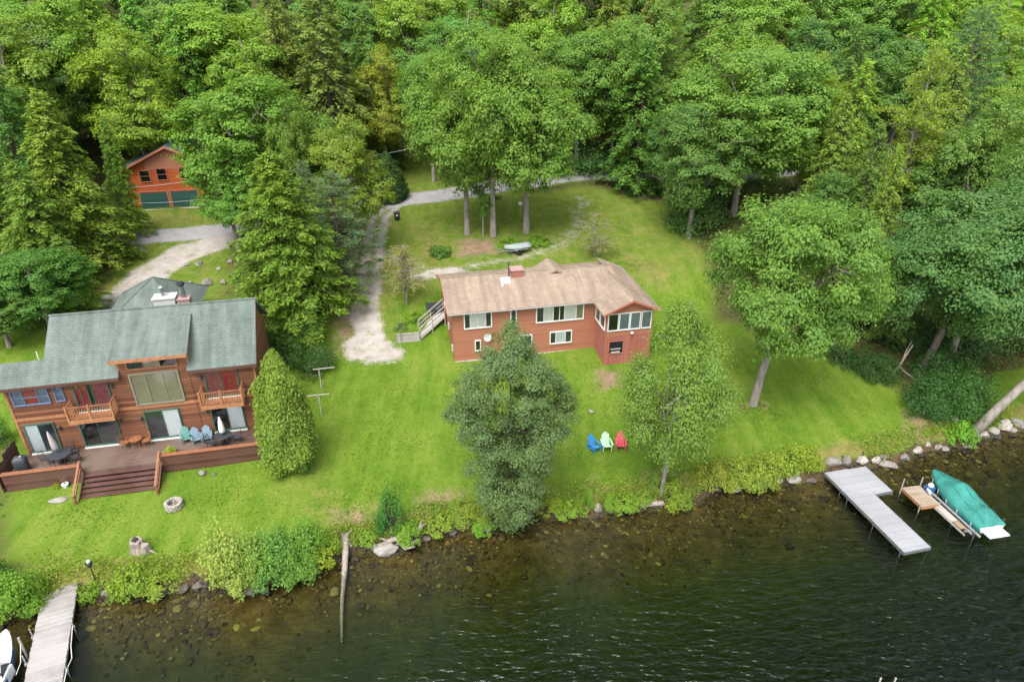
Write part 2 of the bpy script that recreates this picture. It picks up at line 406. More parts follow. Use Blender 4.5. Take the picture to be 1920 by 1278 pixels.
# ------------------------------------------------------------------ setting: ground, lake
def polydist(T, S, pts):
    best = np.full(T.shape, 1e9)
    for (x0, y0), (x1, y1) in zip(pts[:-1], pts[1:]):
        dx, dy = x1-x0, y1-y0; L = dx*dx+dy*dy+1e-9
        k = np.clip(((T-x0)*dx+(S-y0)*dy)/L, 0, 1)
        best = np.minimum(best, np.hypot(T-x0-k*dx, S-y0-k*dy))
    return best
def inpoly(T, S, pts):
    r = np.zeros(T.shape, bool); n = len(pts)
    for i in range(n):
        x0, y0 = pts[i]; x1, y1 = pts[(i+1) % n]
        c = ((y0 > S) != (y1 > S)) & (T < (x1-x0)*(S-y0)/((y1-y0) if y1 != y0 else 1e-9)+x0)
        r ^= c
    return r
def softpoly(T, S, pts, w):
    d = polydist(T, S, pts+[pts[0]]); ins = inpoly(T, S, pts)
    return np.clip(.5+np.where(ins, d, -d)/w*.5, 0, 1)
def band(T, S, pts, half, w): return np.clip(.5+(half-polydist(T, S, pts))/w*.5, 0, 1)
PX = lambda *ps: [gts(*p) for p in ps]

def smooth_noise(T, S, sc, seed):
    rng = np.random.RandomState(seed); out = np.zeros(T.shape)
    for k in range(10):
        a = rng.uniform(0, 2*PI); fq = sc*rng.uniform(.5, 1.8); ph = rng.uniform(0, 6.28)
        out += np.sin((T*np.cos(a)+S*np.sin(a))*fq+ph)
    return out/4.5
def arr(*seg):
    o = []
    for a, b, st in seg: o += list(np.arange(a, b, st))
    return np.array(o)
ta = arr((-240,-60,12), (-60,-36,2), (-36,50,.3), (50,74,2), (74,280,12))
sa = arr((-120,0,8), (0,24,1.2), (24,33,.2), (33,82,.3), (82,130,2), (130,420,12))
T, S = np.meshgrid(ta, sa)
X = T*CTL-S*STL; Y = T*STL+S*CTL
Dd = S-np.interp(T, _sht, _shs)
Dw = Dd+.22*smooth_noise(T, S, 2.6, 5)
edge = np.clip(1-np.abs(Dd)/3, 0, 1)
Z = np.interp(Dd*(1-edge)+Dw*edge, _pd, _pz)
Z += np.where(Dd > 2, .05*smooth_noise(T, S, .5, 9)*np.clip((Dd-2)/4, 0, 1), 0)+np.where(Dd > 50, .5*smooth_noise(T, S, .12, 3), 0)
Z += np.where(Dd < -.3, .10*smooth_noise(T, S, 1.5, 11)*np.clip(-Dd/3, 0, 1), 0)

wob = .35*smooth_noise(T, S, 1.1, 21)
road_line = [(-60,64.5)]+PX((120,455), (235,447), (330,440), (415,431), (560,410), (690,387), (760,375), (865,360), (1000,340), (1120,325))+[(36,76.5), (60,79)]
drive_c = PX((735,385), (712,410), (703,450), (692,520), (686,580), (690,620), (697,662))
drive_loop = PX((715,470), (770,505), (840,512), (920,492), (1000,478), (1058,455), (1086,415), (1088,372))
drive_l = PX((420,452), (350,472), (285,510), (240,552), (214,590), (205,640))
z = {}
z['road'] = band(T, S+.2*wob, road_line, 1.5, .7)
z['gravel'] = np.maximum.reduce([band(T+wob, S+wob, drive_c, 1.45, .9)*(.60+.40*np.clip(np.cos((polydist(T+.3*wob, S+.3*wob, drive_c)-.72)*4.2), -1, 1)*.5+.25*np.clip((60-S)/10, 0, 1)), band(T+wob, S+wob, drive_l, 1.75, .7)*1.0,
    band(T, S+wob, PX((675,655), (725,660)), 1.2, .9), .52*band(T+wob, S+wob, drive_loop, 1.1, 1.6), band(T+wob, S+wob, PX((790,516), (850,508)), .9, .8)])
dirtp = [PX((860,445), (930,448), (935,478), (850,486)), PX((775,930), (870,918), (850,955), (790,985)), PX((1118,690), (1165,690), (1170,725), (1120,735)),
         PX((625,955), (700,950), (700,1000), (640,1020)), PX((650,400), (680,400), (665,660), (625,665), (640,520)), PX((1690,770), (1770,795), (1750,838), (1700,830)),
         PX((1180,900), (1240,885), (1300,900), (1230,912)), PX((1050,915), (1110,905), (1090,925), (1040,935)), PX((1195,355), (1270,362), (1260,380), (1195,372)), PX((760,280), (800,285), (800,296), (755,293))]
z['dirt'] = np.maximum.reduce([softpoly(T+wob*.6, S+wob*.6, p, 1.2) for p in dirtp])*.8
dryp = [PX((600,650), (740,670), (760,560), (800,500), (680,380), (640,420)), PX((745,400), (870,440), (860,520), (760,520)), PX((560,880), (620,900), (700,960), (620,1010), (560,960)),
        PX((1090,440), (1300,500), (1250,560), (1170,520)), PX((0,1040), (150,1040), (150,1110), (0,1110)), PX((120,470), (260,450), (240,560), (120,600)), PX((250,395), (420,395), (420,430), (240,440)),
        PX((240,1080), (420,1060), (420,1100), (240,1110))]
z['dry'] = np.maximum(np.maximum.reduce([softpoly(T+wob, S+wob, p, 3.0) for p in dryp])*.62, np.clip(1-np.abs(Dd-1.0)/1.6, 0, 1)*.8)
z['dry'] = np.maximum(z['dry'], .40*np.clip((S-49)/6, 0, 1))
lawn_poly = PX((20,1180), (0,800)) + [(-40,45)] + PX((110,560), (130,480), (235,400), (255,392), (420,390), (430,440), (430,560), (500,600), (590,640), (640,520), (660,420), (690,380), (720,330), (770,290), (830,290), (830,350), (1000,360), (1100,350), (1180,362), (1260,372), (1300,440), (1330,500), (1340,600), (1560,650), (1660,700), (1720,770), (1770,815))
lawn_poly += [(37,31.5), (45,33.5), (45,27)] + [(-30,25)]
z['forest'] = 1-softpoly(T+wob, S+wob, lawn_poly, 2.0)
z['forest'] = np.where(Dd < 1, 0, z['forest'])*np.clip((Dd-1)/2, 0, 1)
z['forest'] *= 1-inpoly(T, S, PX((1860,700), (1960,680), (1960,800), (1850,830)))*1.0
z['bank'] = np.clip(1-np.abs(Dw-.15)/.55, 0, 1)
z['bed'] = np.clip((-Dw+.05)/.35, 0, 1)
for k in ('road', 'gravel'): z['forest'] = z['forest']*(1-z[k])
nt_, ns_ = len(ta), len(sa)
za = np.stack([z['dry'], z['gravel'], z['dirt'], z['forest']], -1).reshape(-1, 4)
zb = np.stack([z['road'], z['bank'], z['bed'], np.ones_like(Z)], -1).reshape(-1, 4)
P3 = np.stack([X, Y, Z], -1).reshape(-1, 3)
ii = (np.arange(ns_-1)[:, None]*nt_+np.arange(nt_-1)[None]).ravel()
Q = np.stack([ii, ii+1, ii+nt_+1, ii+nt_], -1)
fc = lambda a: a.ravel()[Q].mean(1)
cls = np.zeros(len(Q), int)
cls[fc(z['forest']) > .5] = 1
cls[fc(z['dirt']) > .55] = 2
g_ = fc(z['gravel']) > .5; tm = fc(T)
cls[g_ & (tm < -8)] = 3
cls[g_ & (tm >= -8)] = 4
cls[fc(z['road']) > .5] = 5
cls[fc(Dw) < .05] = 6
names = [('lawn', 'mown green lawn sloping down to the lake shore'), ('forest_floor', 'dark leaf litter floor under the woodland trees'), ('bare_earth', 'worn patches of bare brown earth in the lawn'),
         ('driveway', 'pale gravel driveway curving past the green roofed house'), ('driveway', 'grassy gravel driveway running down beside the tan roofed red house'),
         ('road', 'narrow grey lane crossing behind both houses'), ('lake_bed', 'brown stony lake bed seen through shallow water')]
for ci, (nm, lb) in enumerate(names):
    q = Q[cls == ci]
    u, inv = np.unique(q, return_inverse=True)
    me = npmesh(nm, P3[u], inv.reshape(-1, 4), 'ground')
    for an, dat in (('zone_a', za), ('zone_b', zb)):
        at = me.color_attributes.new(an, 'FLOAT_COLOR', 'POINT'); at.data.foreach_set('color', dat[u].astype(np.float32).ravel())
    me.polygons.foreach_set('use_smooth', [True]*len(me.polygons))
    o = link(nm, me); o['kind'] = 'structure'; o['label'] = lb

# the lake: a closed body of water whose absorption darkens the bed with depth
b = MB()
tl, th_ = -240, 280
ring = [(t, float(shore(t))+1.5) for t in np.arange(tl, th_, 2.0)]
top = [xy(*p) for p in ring]+[xy(th_, -120), xy(tl, -120)]
n_ = len(top)
b.add([(p[0], p[1], 0) for p in top]+[(p[0], p[1], -9) for p in top], [tuple(range(n_-1, -1, -1)), tuple(range(n_, 2*n_))]+[(i, (i+1) % n_, (i+1) % n_+n_, i+n_) for i in range(n_)])
lake = b.build('lake', 'water'); lake['kind'] = 'structure'; lake['label'] = 'dark green rippled lake water along the bottom of the scene'
import bmesh
bm_ = bmesh.new(); bm_.from_mesh(lake.data); bmesh.ops.recalc_face_normals(bm_, faces=bm_.faces); bm_.to_mesh(lake.data); bm_.free()

rng = np.random.RandomState(4)
random.seed(7)
# ------------------------------------------------------------------ rocks
def rock_verts(seed, sub=3):
    bm = bmesh.new(); bmesh.ops.create_icosphere(bm, subdivisions=sub, radius=1)
    r = random.Random(seed)
    planes = [(Vector((r.gauss(0, 1), r.gauss(0, 1), r.gauss(0, 1))).normalized(), r.uniform(.55, .86)) for _ in range(13)]
    o = Vector((seed*3.1, 1, 2))
    for v in bm.verts:
        p = v.co.copy()
        for nn, dd in planes:
            k = p.dot(nn)
            if k > dd: p -= nn*(k-dd)*.95
        p *= 1+.10*mnoise.noise(p*2.2+o)+.05*mnoise.noise(p*6+o)
        v.co = p
    vs = [v.co.copy() for v in bm.verts]; fs = [tuple(x.index for x in f.verts) for f in bm.faces]
    bm.free(); return vs, fs
ROCKS = [rock_verts(i) for i in range(7)]
_lo = [rock_verts(20+j, 1) for j in range(7)]
ROCK_ME = {}
def rock_mesh(i, mat):
    if (i, mat) not in ROCK_ME:
        b = MB(); b.add([tuple(v) for v in ROCKS[i][0]], ROCKS[i][1])
        me = bpy.data.meshes.new('boulder'); me.from_pydata(b.v, [], b.f); me.materials.append(M[mat])
        ROCK_ME[(i, mat)] = me
    return ROCK_ME[(i, mat)]
def rock(x, y, z, sx, sy, sz, label, mat='stone', name='boulder', group=None, rz=None):
    o = bpy.data.objects.new(name, rock_mesh(random.randrange(7), mat)); col.objects.link(o)
    o.location = (x, y, z); o.scale = (sx, sy, sz); o.rotation_euler = (random.uniform(-.2, .2), random.uniform(-.2, .2), random.uniform(0, 6.28) if rz is None else rz)
    return tag(o, label, 'rock', group)

# sunken stones over the shallow bed: too many to count
b = MB(); bv = []; bf = []
k = 0
for i in range(4200):
    t = rng.uniform(-24, 46); dd = -abs(rng.normal(0, 1.75))-.15
    if dd < -11: continue
    s = float(shore(t))+dd; x, y = xy(t, s)
    r = rng.choice([.09, .13, .18, .28, .42], p=[.46, .32, .17, .045, .005])*rng.uniform(.6, 1.1)
    vs2, fs2 = _lo[i % 7]
    a = rng.uniform(0, 6.28); ca, sa_ = math.cos(a), math.sin(a); ex = rng.uniform(.8, 1.5)
    zz = min(gz(x, y)+r*.12, -.05-r*.5)
    b.add([(x+r*(v.x*ca*ex-v.y*sa_), y+r*(v.x*sa_*ex+v.y*ca), zz+r*.5*v.z) for v in vs2], fs2)
o = b.build('lake_stones', 'bed_stone', smooth=True); o['kind'] = 'stuff'; o['label'] = 'brown and ochre stones lying on the shallow lake bed'
# small rubble along the water line
b = MB()
for i in range(1500):
    t = rng.uniform(-22, 46); s = float(shore(t))+rng.normal(.05, .22); x, y = xy(t, s); r = rng.uniform(.05, .17)
    vs2, fs2 = _lo[i % 7]; a = rng.uniform(0, 6.28); ca, sa_ = math.cos(a), math.sin(a)
    zz = max(gz(x, y), -.08)
    b.add([(x+r*(v.x*ca*1.3-v.y*sa_), y+r*(v.x*sa_*1.3+v.y*ca), zz+r*.6*v.z) for v in vs2], fs2)
o = b.build('shore_rubble', 'dark_stone', smooth=True); o['kind'] = 'stuff'; o['label'] = 'dark wet rubble at the foot of the bank'

SH = 'boulders along the lake shore'
def shore_rock(px, py, w, h, label, mat='stone', dz=.0, flat=.65, deep=.8):
    x, y, zz = gp(px, py)
    zz = max(zz, -.05)
    dep = y*CT-(zz-CAMH)*ST; m = dep/FOC
    return rock(x, y, zz+dz+h*m*.15, w*m*.55, w*m*.55*deep, h*m*.62*flat+.05, label, mat, group=SH, rz=random.uniform(-.4, .6))
rocks_px = [
 (1562,868,30,22,'broad grey boulder behind the left corner of the grey dock','stone'),(1588,866,20,24,'upright pale boulder at the head of the grey dock','pale_stone'),
 (1617,864,26,16,'flat pale boulder touching the head of the grey dock','pale_stone'),(1640,866,18,24,'pointed pale boulder just right of the grey dock head','pale_stone'),
 (1665,874,34,12,'low flat slab half in the water right of the grey dock','stone'),(1655,858,14,14,'small grey boulder above the low flat slab by the dock','stone'),
 (1692,858,26,16,'rounded pale boulder at the bend of the shore above the boat','pale_stone'),(1718,847,22,20,'tall pale boulder where the lawn corner meets the lake','pale_stone'),
 (1735,836,18,14,'small pale boulder at the lawn corner by the dirt path','pale_stone'),(1758,838,22,14,'brown boulder below the dirt path at the lawn corner','stone'),
 (1772,843,18,10,'low brown boulder left of the bright green shore bush','stone'),(1812,838,20,12,'grey boulder under the bright green shore bush','stone'),
 (1842,815,26,14,'pale boulder at the foot of the leaning grey trunk','pale_stone'),(1862,810,22,18,'pale boulder right of the leaning trunk foot','pale_stone'),
 (1884,798,34,20,'large pale boulder in the rock pile at the right edge','pale_stone'),(1905,793,26,18,'pale boulder at the end of the rock pile on the right edge','pale_stone'),
 (1895,806,22,12,'small grey boulder at the waterline of the right edge pile','stone'),(1917,799,20,14,'grey boulder cut by the right edge of the photo','stone'),
 (1870,822,18,10,'dark boulder at the waterline under the pale rock pile','dark_stone'),
 (1455,902,34,22,'purplish boulder left of two under the yellow hedge','stone'),(1487,900,30,20,'purplish boulder right of two under the yellow hedge','stone'),
 (1518,902,24,12,'dark flat boulder between the yellow hedge and the dock','dark_stone'),(1375,918,26,12,'brown flat boulder under the middle of the yellow hedge','stone'),(1345,918,18,10,'dark small boulder under the left end of the yellow hedge','dark_stone'),
 (1120,955,18,28,'upright pale block standing in the weeds on the bank','pale_stone'),
 (986,968,24,26,'pinkish boulder at the foot of the dense grey green tree','pale_stone'),(914,992,18,20,'pale boulder among weeds left of the dense grey green tree','pale_stone'),
 (725,1030,46,26,'large pale boulder beside the driftwood roots','pale_stone'),(704,1026,20,14,'smaller boulder at the left of the driftwood roots','stone'),
 (478,1108,32,28,'rounded grey boulder under the large leaved shore bush','stone'),(552,1082,30,14,'flat pale boulder on the shore between bush and fallen log','pale_stone'),
 (196,1113,18,16,'white pink boulder in the water beside the low bush near the left dock','pale_stone'),(310,1110,26,12,'dark flat boulder below the grassy bank','dark_stone'),(345,1102,28,14,'dark boulder at the bank left of the large leaved bush','dark_stone'),
 (372,1098,22,14,'brown boulder tucked against the large leaved bush','dark_stone'),(1012,958,16,10,'small brown boulder on the bank by the rusty weeds','dark_stone'),(1060,962,18,10,'dark boulder below the weeds in the middle of the shore','dark_stone'),
 (850,1000,20,12,'brown boulder below the bright weeds on the middle bank','dark_stone'),(800,1010,22,10,'flat dark boulder right of the driftwood roots','dark_stone'),(1790,790,14,16,'white boulder beside the dark shrub bank','pale_stone'),
]
for r in rocks_px: shore_rock(*r)
LR = 'pale boulders on the grass behind the green roofed house'
for px, py, w, h, lb in [(265,472,20,16,'white boulder on the grass fork between lane and left driveway'),(246,478,16,12,'grey boulder left of the white one at the driveway fork'),(311,513,14,12,'pale boulder at the driveway edge behind the green roof peak'),
      (312,526,12,8,'small pale boulder just right of the green roof peak'),(357,533,14,14,'white boulder behind the metal flue'),(388,533,26,18,'largest pinkish boulder on the grass behind the house'),(420,532,14,14,'white boulder right of the pinkish one'),
      (432,492,14,10,'small white boulder high on the grass under the tall hemlock'),(372,496,20,14,'brownish boulder at the top of the grass island'),(350,498,14,10,'pale boulder at the upper driveway edge'),(410,505,10,8,'little grey boulder in the middle of the grass island')]:
    x, y, zz = gp(px, py); m = (y*CT-(zz-CAMH)*ST)/FOC
    rock(x, y, zz+h*m*.15, w*m*.5, w*m*.45, h*m*.45, lb, 'pale_stone', group=LR)
x, y, zz = gp(112, 938); rock(x, y, zz+.03, .65, .3, .16, 'long flat pale stone slab lying in the lawn below the deck', 'pale_stone', 'stone_slab', rz=.35)
x, y, zz = gp(380, 888); rock(x, y, zz+.06, .27, .22, .17, 'white rounded rock on the lawn right of the deck stairs', 'pale_stone')
x, y, zz = gp(401, 890); rock(x, y, zz+.03, .14, .12, .10, 'little grey rock beside the white rounded rock', 'stone')
x, y, zz = gp(1109, 772); rock(x, y, zz+.03, .30, .18, .12, 'pale stone lying in the lawn above the blue chair', 'pale_stone')
x, y, zz = gp(1200, 786); rock(x, y, zz+.06, .18, .16, .2, 'whitish rock under the airy tree near the red chair', 'pale_stone')
# ------------------------------------------------------------------ buildings
def fbox(b, face, pos, a0, a1, z0, z1, d0, d1):
    """box on a facade: a along the wall, d = how far it stands out from the wall plane"""
    if face == 'front': b.box(a0, a1, pos-d1, pos-d0, z0, z1)
    elif face == 'back': b.box(a0, a1, pos+d0, pos+d1, z0, z1)
    elif face == 'left': b.box(pos-d1, pos-d0, a0, a1, z0, z1)
    else: b.box(pos+d0, pos+d1, a0, a1, z0, z1)
def window(par, off, face, pos, a0, a1, z0, z1, panes, frame, fw=.07, name='window', rails=(), proud=.09, label=None, sill=None):
    """panes: list of (relative width, lining material). frame > pane, linings"""
    fb = MB(off)
    fbox(fb, face, pos, a0-fw, a1+fw, z1, z1+fw, 0, proud); fbox(fb, face, pos, a0-fw, a1+fw, z0-fw, z0, 0, proud+.02)
    fbox(fb, face, pos, a0-fw, a0, z0, z1, 0, proud); fbox(fb, face, pos, a1, a1+fw, z0, z1, 0, proud)
    tot = sum(p[0] for p in panes); x = a0; mull = fw*.6; lin = {}; gb = MB(off)
    for i, (w, m) in enumerate(panes):
        x1 = x+(a1-a0)*w/tot
        lin.setdefault(m, MB(off)); fbox(lin[m], face, pos, x+.002, x1-.002, z0+.002, z1-.002, 0, .015)
        if i < len(panes)-1: fbox(fb, face, pos, x1-mull/2, x1+mull/2, z0, z1, .016, proud-.012)
        x = x1
    for zr in rails: fbox(fb, face, pos, a0, a1, zr-.02, zr+.02, .016, proud-.02)
    fbox(gb, face, pos, a0, a1, z0, z1, .032, .038)
    f = fb.build(name, frame, par)
    if label: f['label'] = label
    for m, lb in lin.items():
        nm = {'dark_room': 'dark_interior', 'grey_room': 'dim_interior'}.get(m, 'blind' if 'blind' in m else 'curtain')  # the last name also covers porch panels painted with sky reflection
        lb.build(nm, m, f)
    gb.build('pane', 'glass', f)
    return f

# ---- the green roofed lake house
B0 = 1.25
LHX, LHY, LHA = -30.0, 34.45, R_(12.3)
lh = thing('lake_house', 'large cedar sided house with green shingle roof, two small balconies and a shed dormer', 'house', (LHX, LHY, B0), LHA)
O = (0, 0, -B0)
w = MB(O)
w.prism([(0,1.0),(0,7.02),(3.4,9.62),(6.8,7.02),(6.8,1.0)], 2.2, 13.95)
w.prism([(0.004,1.0),(0.004,7.02),(.95,7.9),(2.3,7.0),(2.3,1.0)], -.25, 2.197)
w.prism([(-.035,1.05),(-.035,8.12),(2.5,8.95),(2.5,1.05)], 6.28, 10.12)
walls = w.build('wall', 'cedar', lh)
w = MB(O)
for a0, a1 in ((-.25, 2.5), (2.5, 6.28), (10.12, 13.95)): w.box(a0+.002, a1-.002, -.032, -.002, 4.62, 4.80)
w.box(6.28, 10.12, -.07, -.037, 4.62, 4.82)
for a in (-.27, 13.87): w.box(a, a+.12, -.03, .1, 1.05, 7.0)
w.build('trim_board', 'cedar_trim', lh)
def rooft(u0, u1, v0, z0, v1, z1, th=.2): return ([(u0,v0,z0),(u1,v0,z0),(u1,v1,z1),(u0,v1,z1)], th)
r = MB(O)
EV, EZ, RV, RZ = -.45, 7.2, 3.4, 9.95
zat = lambda v: EZ+(v-EV)*(RZ-EZ)/(RV-EV)
r.slab(*rooft(2.0, 6.26, EV, EZ, RV, RZ)); r.slab(*rooft(10.14, 14.2, EV, EZ, RV, RZ)); r.slab(*rooft(6.262, 10.138, 2.0, zat(2.0), RV, RZ))
r.slab([(2.0,RV+.002,RZ),(14.2,RV+.002,RZ),(14.2,7.25,EZ),(2.0,7.25,EZ)], .2)
r.slab(*rooft(-.85, 1.998, EV, EZ-.01, .95, zat(.95)-.01)); r.slab([(-.85,.952,zat(.95)-.01),(1.998,.952,zat(.95)-.01),(1.998,2.7,EZ),(-.85,2.7,EZ)], .2)
r.tube([(1.98,RV,RZ+.02),(14.22,RV,RZ+.02)], .07, 6)
roof = r.build('roof', 'green_roof', lh)
r = MB(O)
r.slab([(5.98,-.58,8.43),(10.42,-.58,8.43),(10.32,2.75,9.62),(6.08,2.75,9.62)], .16)
r.build('dormer_roof', 'green_roof', lh)
w = MB(O)
for a in (6.15, 10.13): w.prism([(-.02,7.0),(-.02,8.1),(2.4,8.98),(2.4,7.4)], a, a+.12)
w.box(6.02, 10.38, -.62, -.585, 8.20, 8.42)
w.build('dormer_cheek', 'cedar_trim', lh)
for a0, a1 in ((2.0, 6.26), (10.14, 14.2), (-.85, 1.99)):
    w = MB(O); w.box(a0, a1, EV-.035, EV-.003, EZ-.23, EZ-.03); w.build('eave_board', 'deck_rail', lh)
for a in (-.85, 14.2):
    w = MB(O)
    pr = [(EV,EZ-.22),(EV,EZ-.02),(RV,RZ-.02),(RV,RZ-.22)] if a > 5 else [(EV,EZ-.22),(EV,EZ-.04),(.95,zat(.95)-.04),(.95,zat(.95)-.22)]
    w.prism(pr, a-.0+.002 if a > 5 else a-.04, a+.04 if a > 5 else a-.002); w.build('fascia', 'deck_rail', lh)
# rear wing with its hipped roof
w = MB(O); w.box(2.6, 8.3, 6.81, 14.0, 1.2, 6.3); w.build('rear_wing', 'cedar', lh)
r = MB(O); ap = (5.6, 12.4, 8.55); e = 6.25
cr = [(2.2,8.0,e),(8.7,8.0,e),(8.7,15.4,e),(2.2,15.4,e)]
r.add(cr+[ap], [(0,1,4),(1,2,4),(2,3,4),(3,0,4),(3,2,1,0)])
for i in range(4): r.tube([cr[i], ap], .07, 6)
r.add([(2.2,6.85,e),(8.7,6.85,e),(8.7,8.0,e+.002),(2.2,8.0,e+.002)], [(0,1,2,3)])
r.build('hip_roof', 'green_roof', lh)
w = MB(O); w.box(6.95, 8.35, 6.9, 7.8, 6.0, 8.95); w.box(6.88, 8.42, 6.83, 7.87, 8.95, 9.05); ch = w.build('chimney', 'stucco', lh, .02)
w = MB(O); w.tube([(7.55,7.35,9.0),(7.55,7.35,9.65)], .12, 12); w.lathe([(.16,9.65),(.2,9.70),(.04,9.82)], 12, (7.55,7.35)); w.build('flue', 'steel', ch)
w = MB(O); w.box(8.45, 9.25, 6.95, 7.7, 6.0, 8.75); w.box(8.4, 9.3, 6.9, 7.75, 8.75, 8.85); ch = w.build('chimney', 'pink_stone', lh, .02)
w = MB(O); w.tube([(8.85,7.3,8.8),(8.85,7.3,9.75)], .17, 12); w.build('flue', 'steel', ch)
w = MB(O); w.lathe([(.24,9.75),(.27,9.85),(.22,9.98),(.04,10.03)], 12, (8.85,7.3)); w.build('flue_cap', 'black', ch)
w = MB(O); w.tube([(1.6,1.3,7.8),(1.6,1.3,8.6)], .03, 8); w.build('vent_pipe', 'white_trim', lh)
# openings
G_ = 'green_trim'
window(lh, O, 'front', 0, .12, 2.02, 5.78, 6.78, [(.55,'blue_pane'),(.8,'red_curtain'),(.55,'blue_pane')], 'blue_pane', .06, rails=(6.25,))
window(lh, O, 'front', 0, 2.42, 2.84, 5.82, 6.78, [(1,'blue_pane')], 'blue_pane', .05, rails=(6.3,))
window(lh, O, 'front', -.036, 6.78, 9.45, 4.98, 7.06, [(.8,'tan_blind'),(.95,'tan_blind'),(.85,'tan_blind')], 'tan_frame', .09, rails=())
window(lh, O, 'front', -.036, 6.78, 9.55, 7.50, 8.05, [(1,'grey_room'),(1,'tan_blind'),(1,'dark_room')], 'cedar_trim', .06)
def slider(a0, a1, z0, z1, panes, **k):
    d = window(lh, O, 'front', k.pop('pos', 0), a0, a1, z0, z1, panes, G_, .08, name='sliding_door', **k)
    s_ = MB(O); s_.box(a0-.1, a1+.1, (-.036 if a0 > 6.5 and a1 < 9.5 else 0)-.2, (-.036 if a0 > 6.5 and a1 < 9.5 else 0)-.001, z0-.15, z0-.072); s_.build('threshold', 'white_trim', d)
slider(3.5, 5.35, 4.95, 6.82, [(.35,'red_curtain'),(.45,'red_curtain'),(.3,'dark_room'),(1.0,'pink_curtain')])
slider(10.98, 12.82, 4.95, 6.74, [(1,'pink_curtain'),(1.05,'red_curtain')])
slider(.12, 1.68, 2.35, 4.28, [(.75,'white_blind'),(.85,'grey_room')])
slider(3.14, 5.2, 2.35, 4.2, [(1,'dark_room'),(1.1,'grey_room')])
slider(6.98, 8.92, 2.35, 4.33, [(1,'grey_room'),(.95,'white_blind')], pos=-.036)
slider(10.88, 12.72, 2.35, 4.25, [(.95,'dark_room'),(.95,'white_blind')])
for a, zz in ((5.65, 6.45), (10.75, 6.4), (6.7, 3.95), (10.6, 3.95), (5.5, 3.9), (2.0, 3.9)):
    pv = -.036 if 6.3 < a < 10.1 else 0
    w = MB(O); w.lathe([(.05,zz-.12),(.08,zz-.1),(.07,zz+.08),(.1,zz+.1),(.02,zz+.16)], 10, (a, pv-.11)); w.box(a-.03, a+.03, pv-.1, pv, zz+.05, zz+.1); w.build('wall_lamp', 'charcoal', lh)
def balcony(u0, u1):
    b = MB(O); b.box(u0, u1, -1.05, -.001, 4.70, 4.86)
    b.box(u0-.02, u1+.02, -1.09, -1.052, 4.62, 4.88)
    for a in (u0, u1-.1): b.beam((a+.05,-.02,4.1), (a+.05,-.8,4.68), .09)
    ba = b.build('balcony', 'cedar_trim', lh)
    b = MB(O); top = 5.75
    b.box(u0, u1, -1.05, -.97, top, top+.05); b.box(u0, u1, -1.03, -.99, 4.95, 5.0)
    for a in (u0, u1-.08):
        b.box(a, a+.08, -.968, -.002, top, top+.05); b.box(a+.02, a+.06, -.968, -.002, 4.95, 5.0)
    b.build('rail', 'deck_cap', ba)
    b = MB(O); n = int((u1-u0)/.145)
    for i in range(n+1):
        a = u0+.03+(u1-u0-.06)*i/n; b.box(a-.018, a+.018, -1.028, -.992, 5.001, top-.001)
    for j in range(1, 7):
        for a in (u0+.04, u1-.04): b.box(a-.018, a+.018, -1.0+j*.14-.018, -1.0+j*.14+.018, 5.001, top-.001)
    b.build('balusters', 'cedar_trim', ba)
    for a in (u0+.02, (u0+u1)/2, u1-.02):
        b = MB(O); b.box(a-.05, a+.05, -1.07, -.96, 4.88, top+.12); b.build('post', 'cedar_trim', ba)
balcony(3.1, 5.62); balcony(10.62, 13.12)

# ---- its deck
dk = thing('deck', 'reddish brown timber deck with wide stairs along the front of the cedar house', 'deck', (LHX, LHY, B0), LHA)
b = MB(O); b.box(-.6, 13.95, -2.6, -.04, 2.02, 2.2); b.build('floor', 'deck_wood', dk)
b = MB(O)
b.box(-.6, 3.65, -2.72, -2.602, 1.02, 2.0); b.box(8.1, 13.95, -2.72, -2.602, 1.02, 2.0); b.box(-.6, 13.95, -2.56, -2.5, 1.0, 2.018); b.box(13.9, 13.96, -2.5, -.05, 1.02, 2.015)
b.build('skirt', 'deck_rail', dk)
for a0, a1, lb in ((-.6, 3.62, None), (8.12, 14.0, None)):
    b = MB(O); b.box(a0, a1, -2.76, -2.66, 2.02, 2.72)
    b.box(a0, a1, -2.64, -2.60, 2.21, 2.7)
    pr = b.build('parapet', 'deck_rail', dk)
    b = MB(O); b.box(a0-.03, a1+.03, -2.84, -2.52, 2.722, 2.77); b.build('cap_board', 'deck_cap', pr, .01)
b = MB(O); b.box(13.9, 14.0, -2.5, -1.2, 2.21, 2.7); pr = b.build('parapet', 'deck_rail', dk)
b = MB(O); b.box(13.84, 14.06, -2.5, -1.15, 2.702, 2.75); b.build('cap_board', 'deck_cap', pr)
b = MB(O)
nst = 7
for i in range(nst):
    z1 = 2.2-(i+1)*(1.12/nst)+.0; v0 = -2.62-i*.3
    b.box(3.72, 8.02, v0-.33, v0, z1-.05, z1); b.box(3.74, 8.0, v0-.03, v0, z1-.3, z1-.052)
st = b.build('stairs', 'deck_stair', dk)
b = MB(O)
for a in (3.66, 8.03): b.prism([(-2.6,2.25),(-4.75,1.15),(-4.75,.85),(-2.6,1.8)], a, a+.06)
b.build('stringer', 'deck_rail', st)
for a in (3.62, 8.06):
    b = MB(O)
    for v, zb, zt in ((-2.7,2.0,2.98),(-4.55,1.0,1.95)): b.box(a-.04, a+.06, v-.05, v+.05, zb, zt)
    b.beam((a+.01,-2.62,3.0), (a+.01,-4.65,1.96), .12, .05); b.beam((a+.01,-2.62,2.6), (a+.01,-4.65,1.56), .05, .1)
    b.build('handrail', 'deck_cap', dk)
fn = thing('board_fence', 'dark upright board fence closing the left end of the timber deck', 'fence', (LHX, LHY, B0), LHA)
b = MB(O)
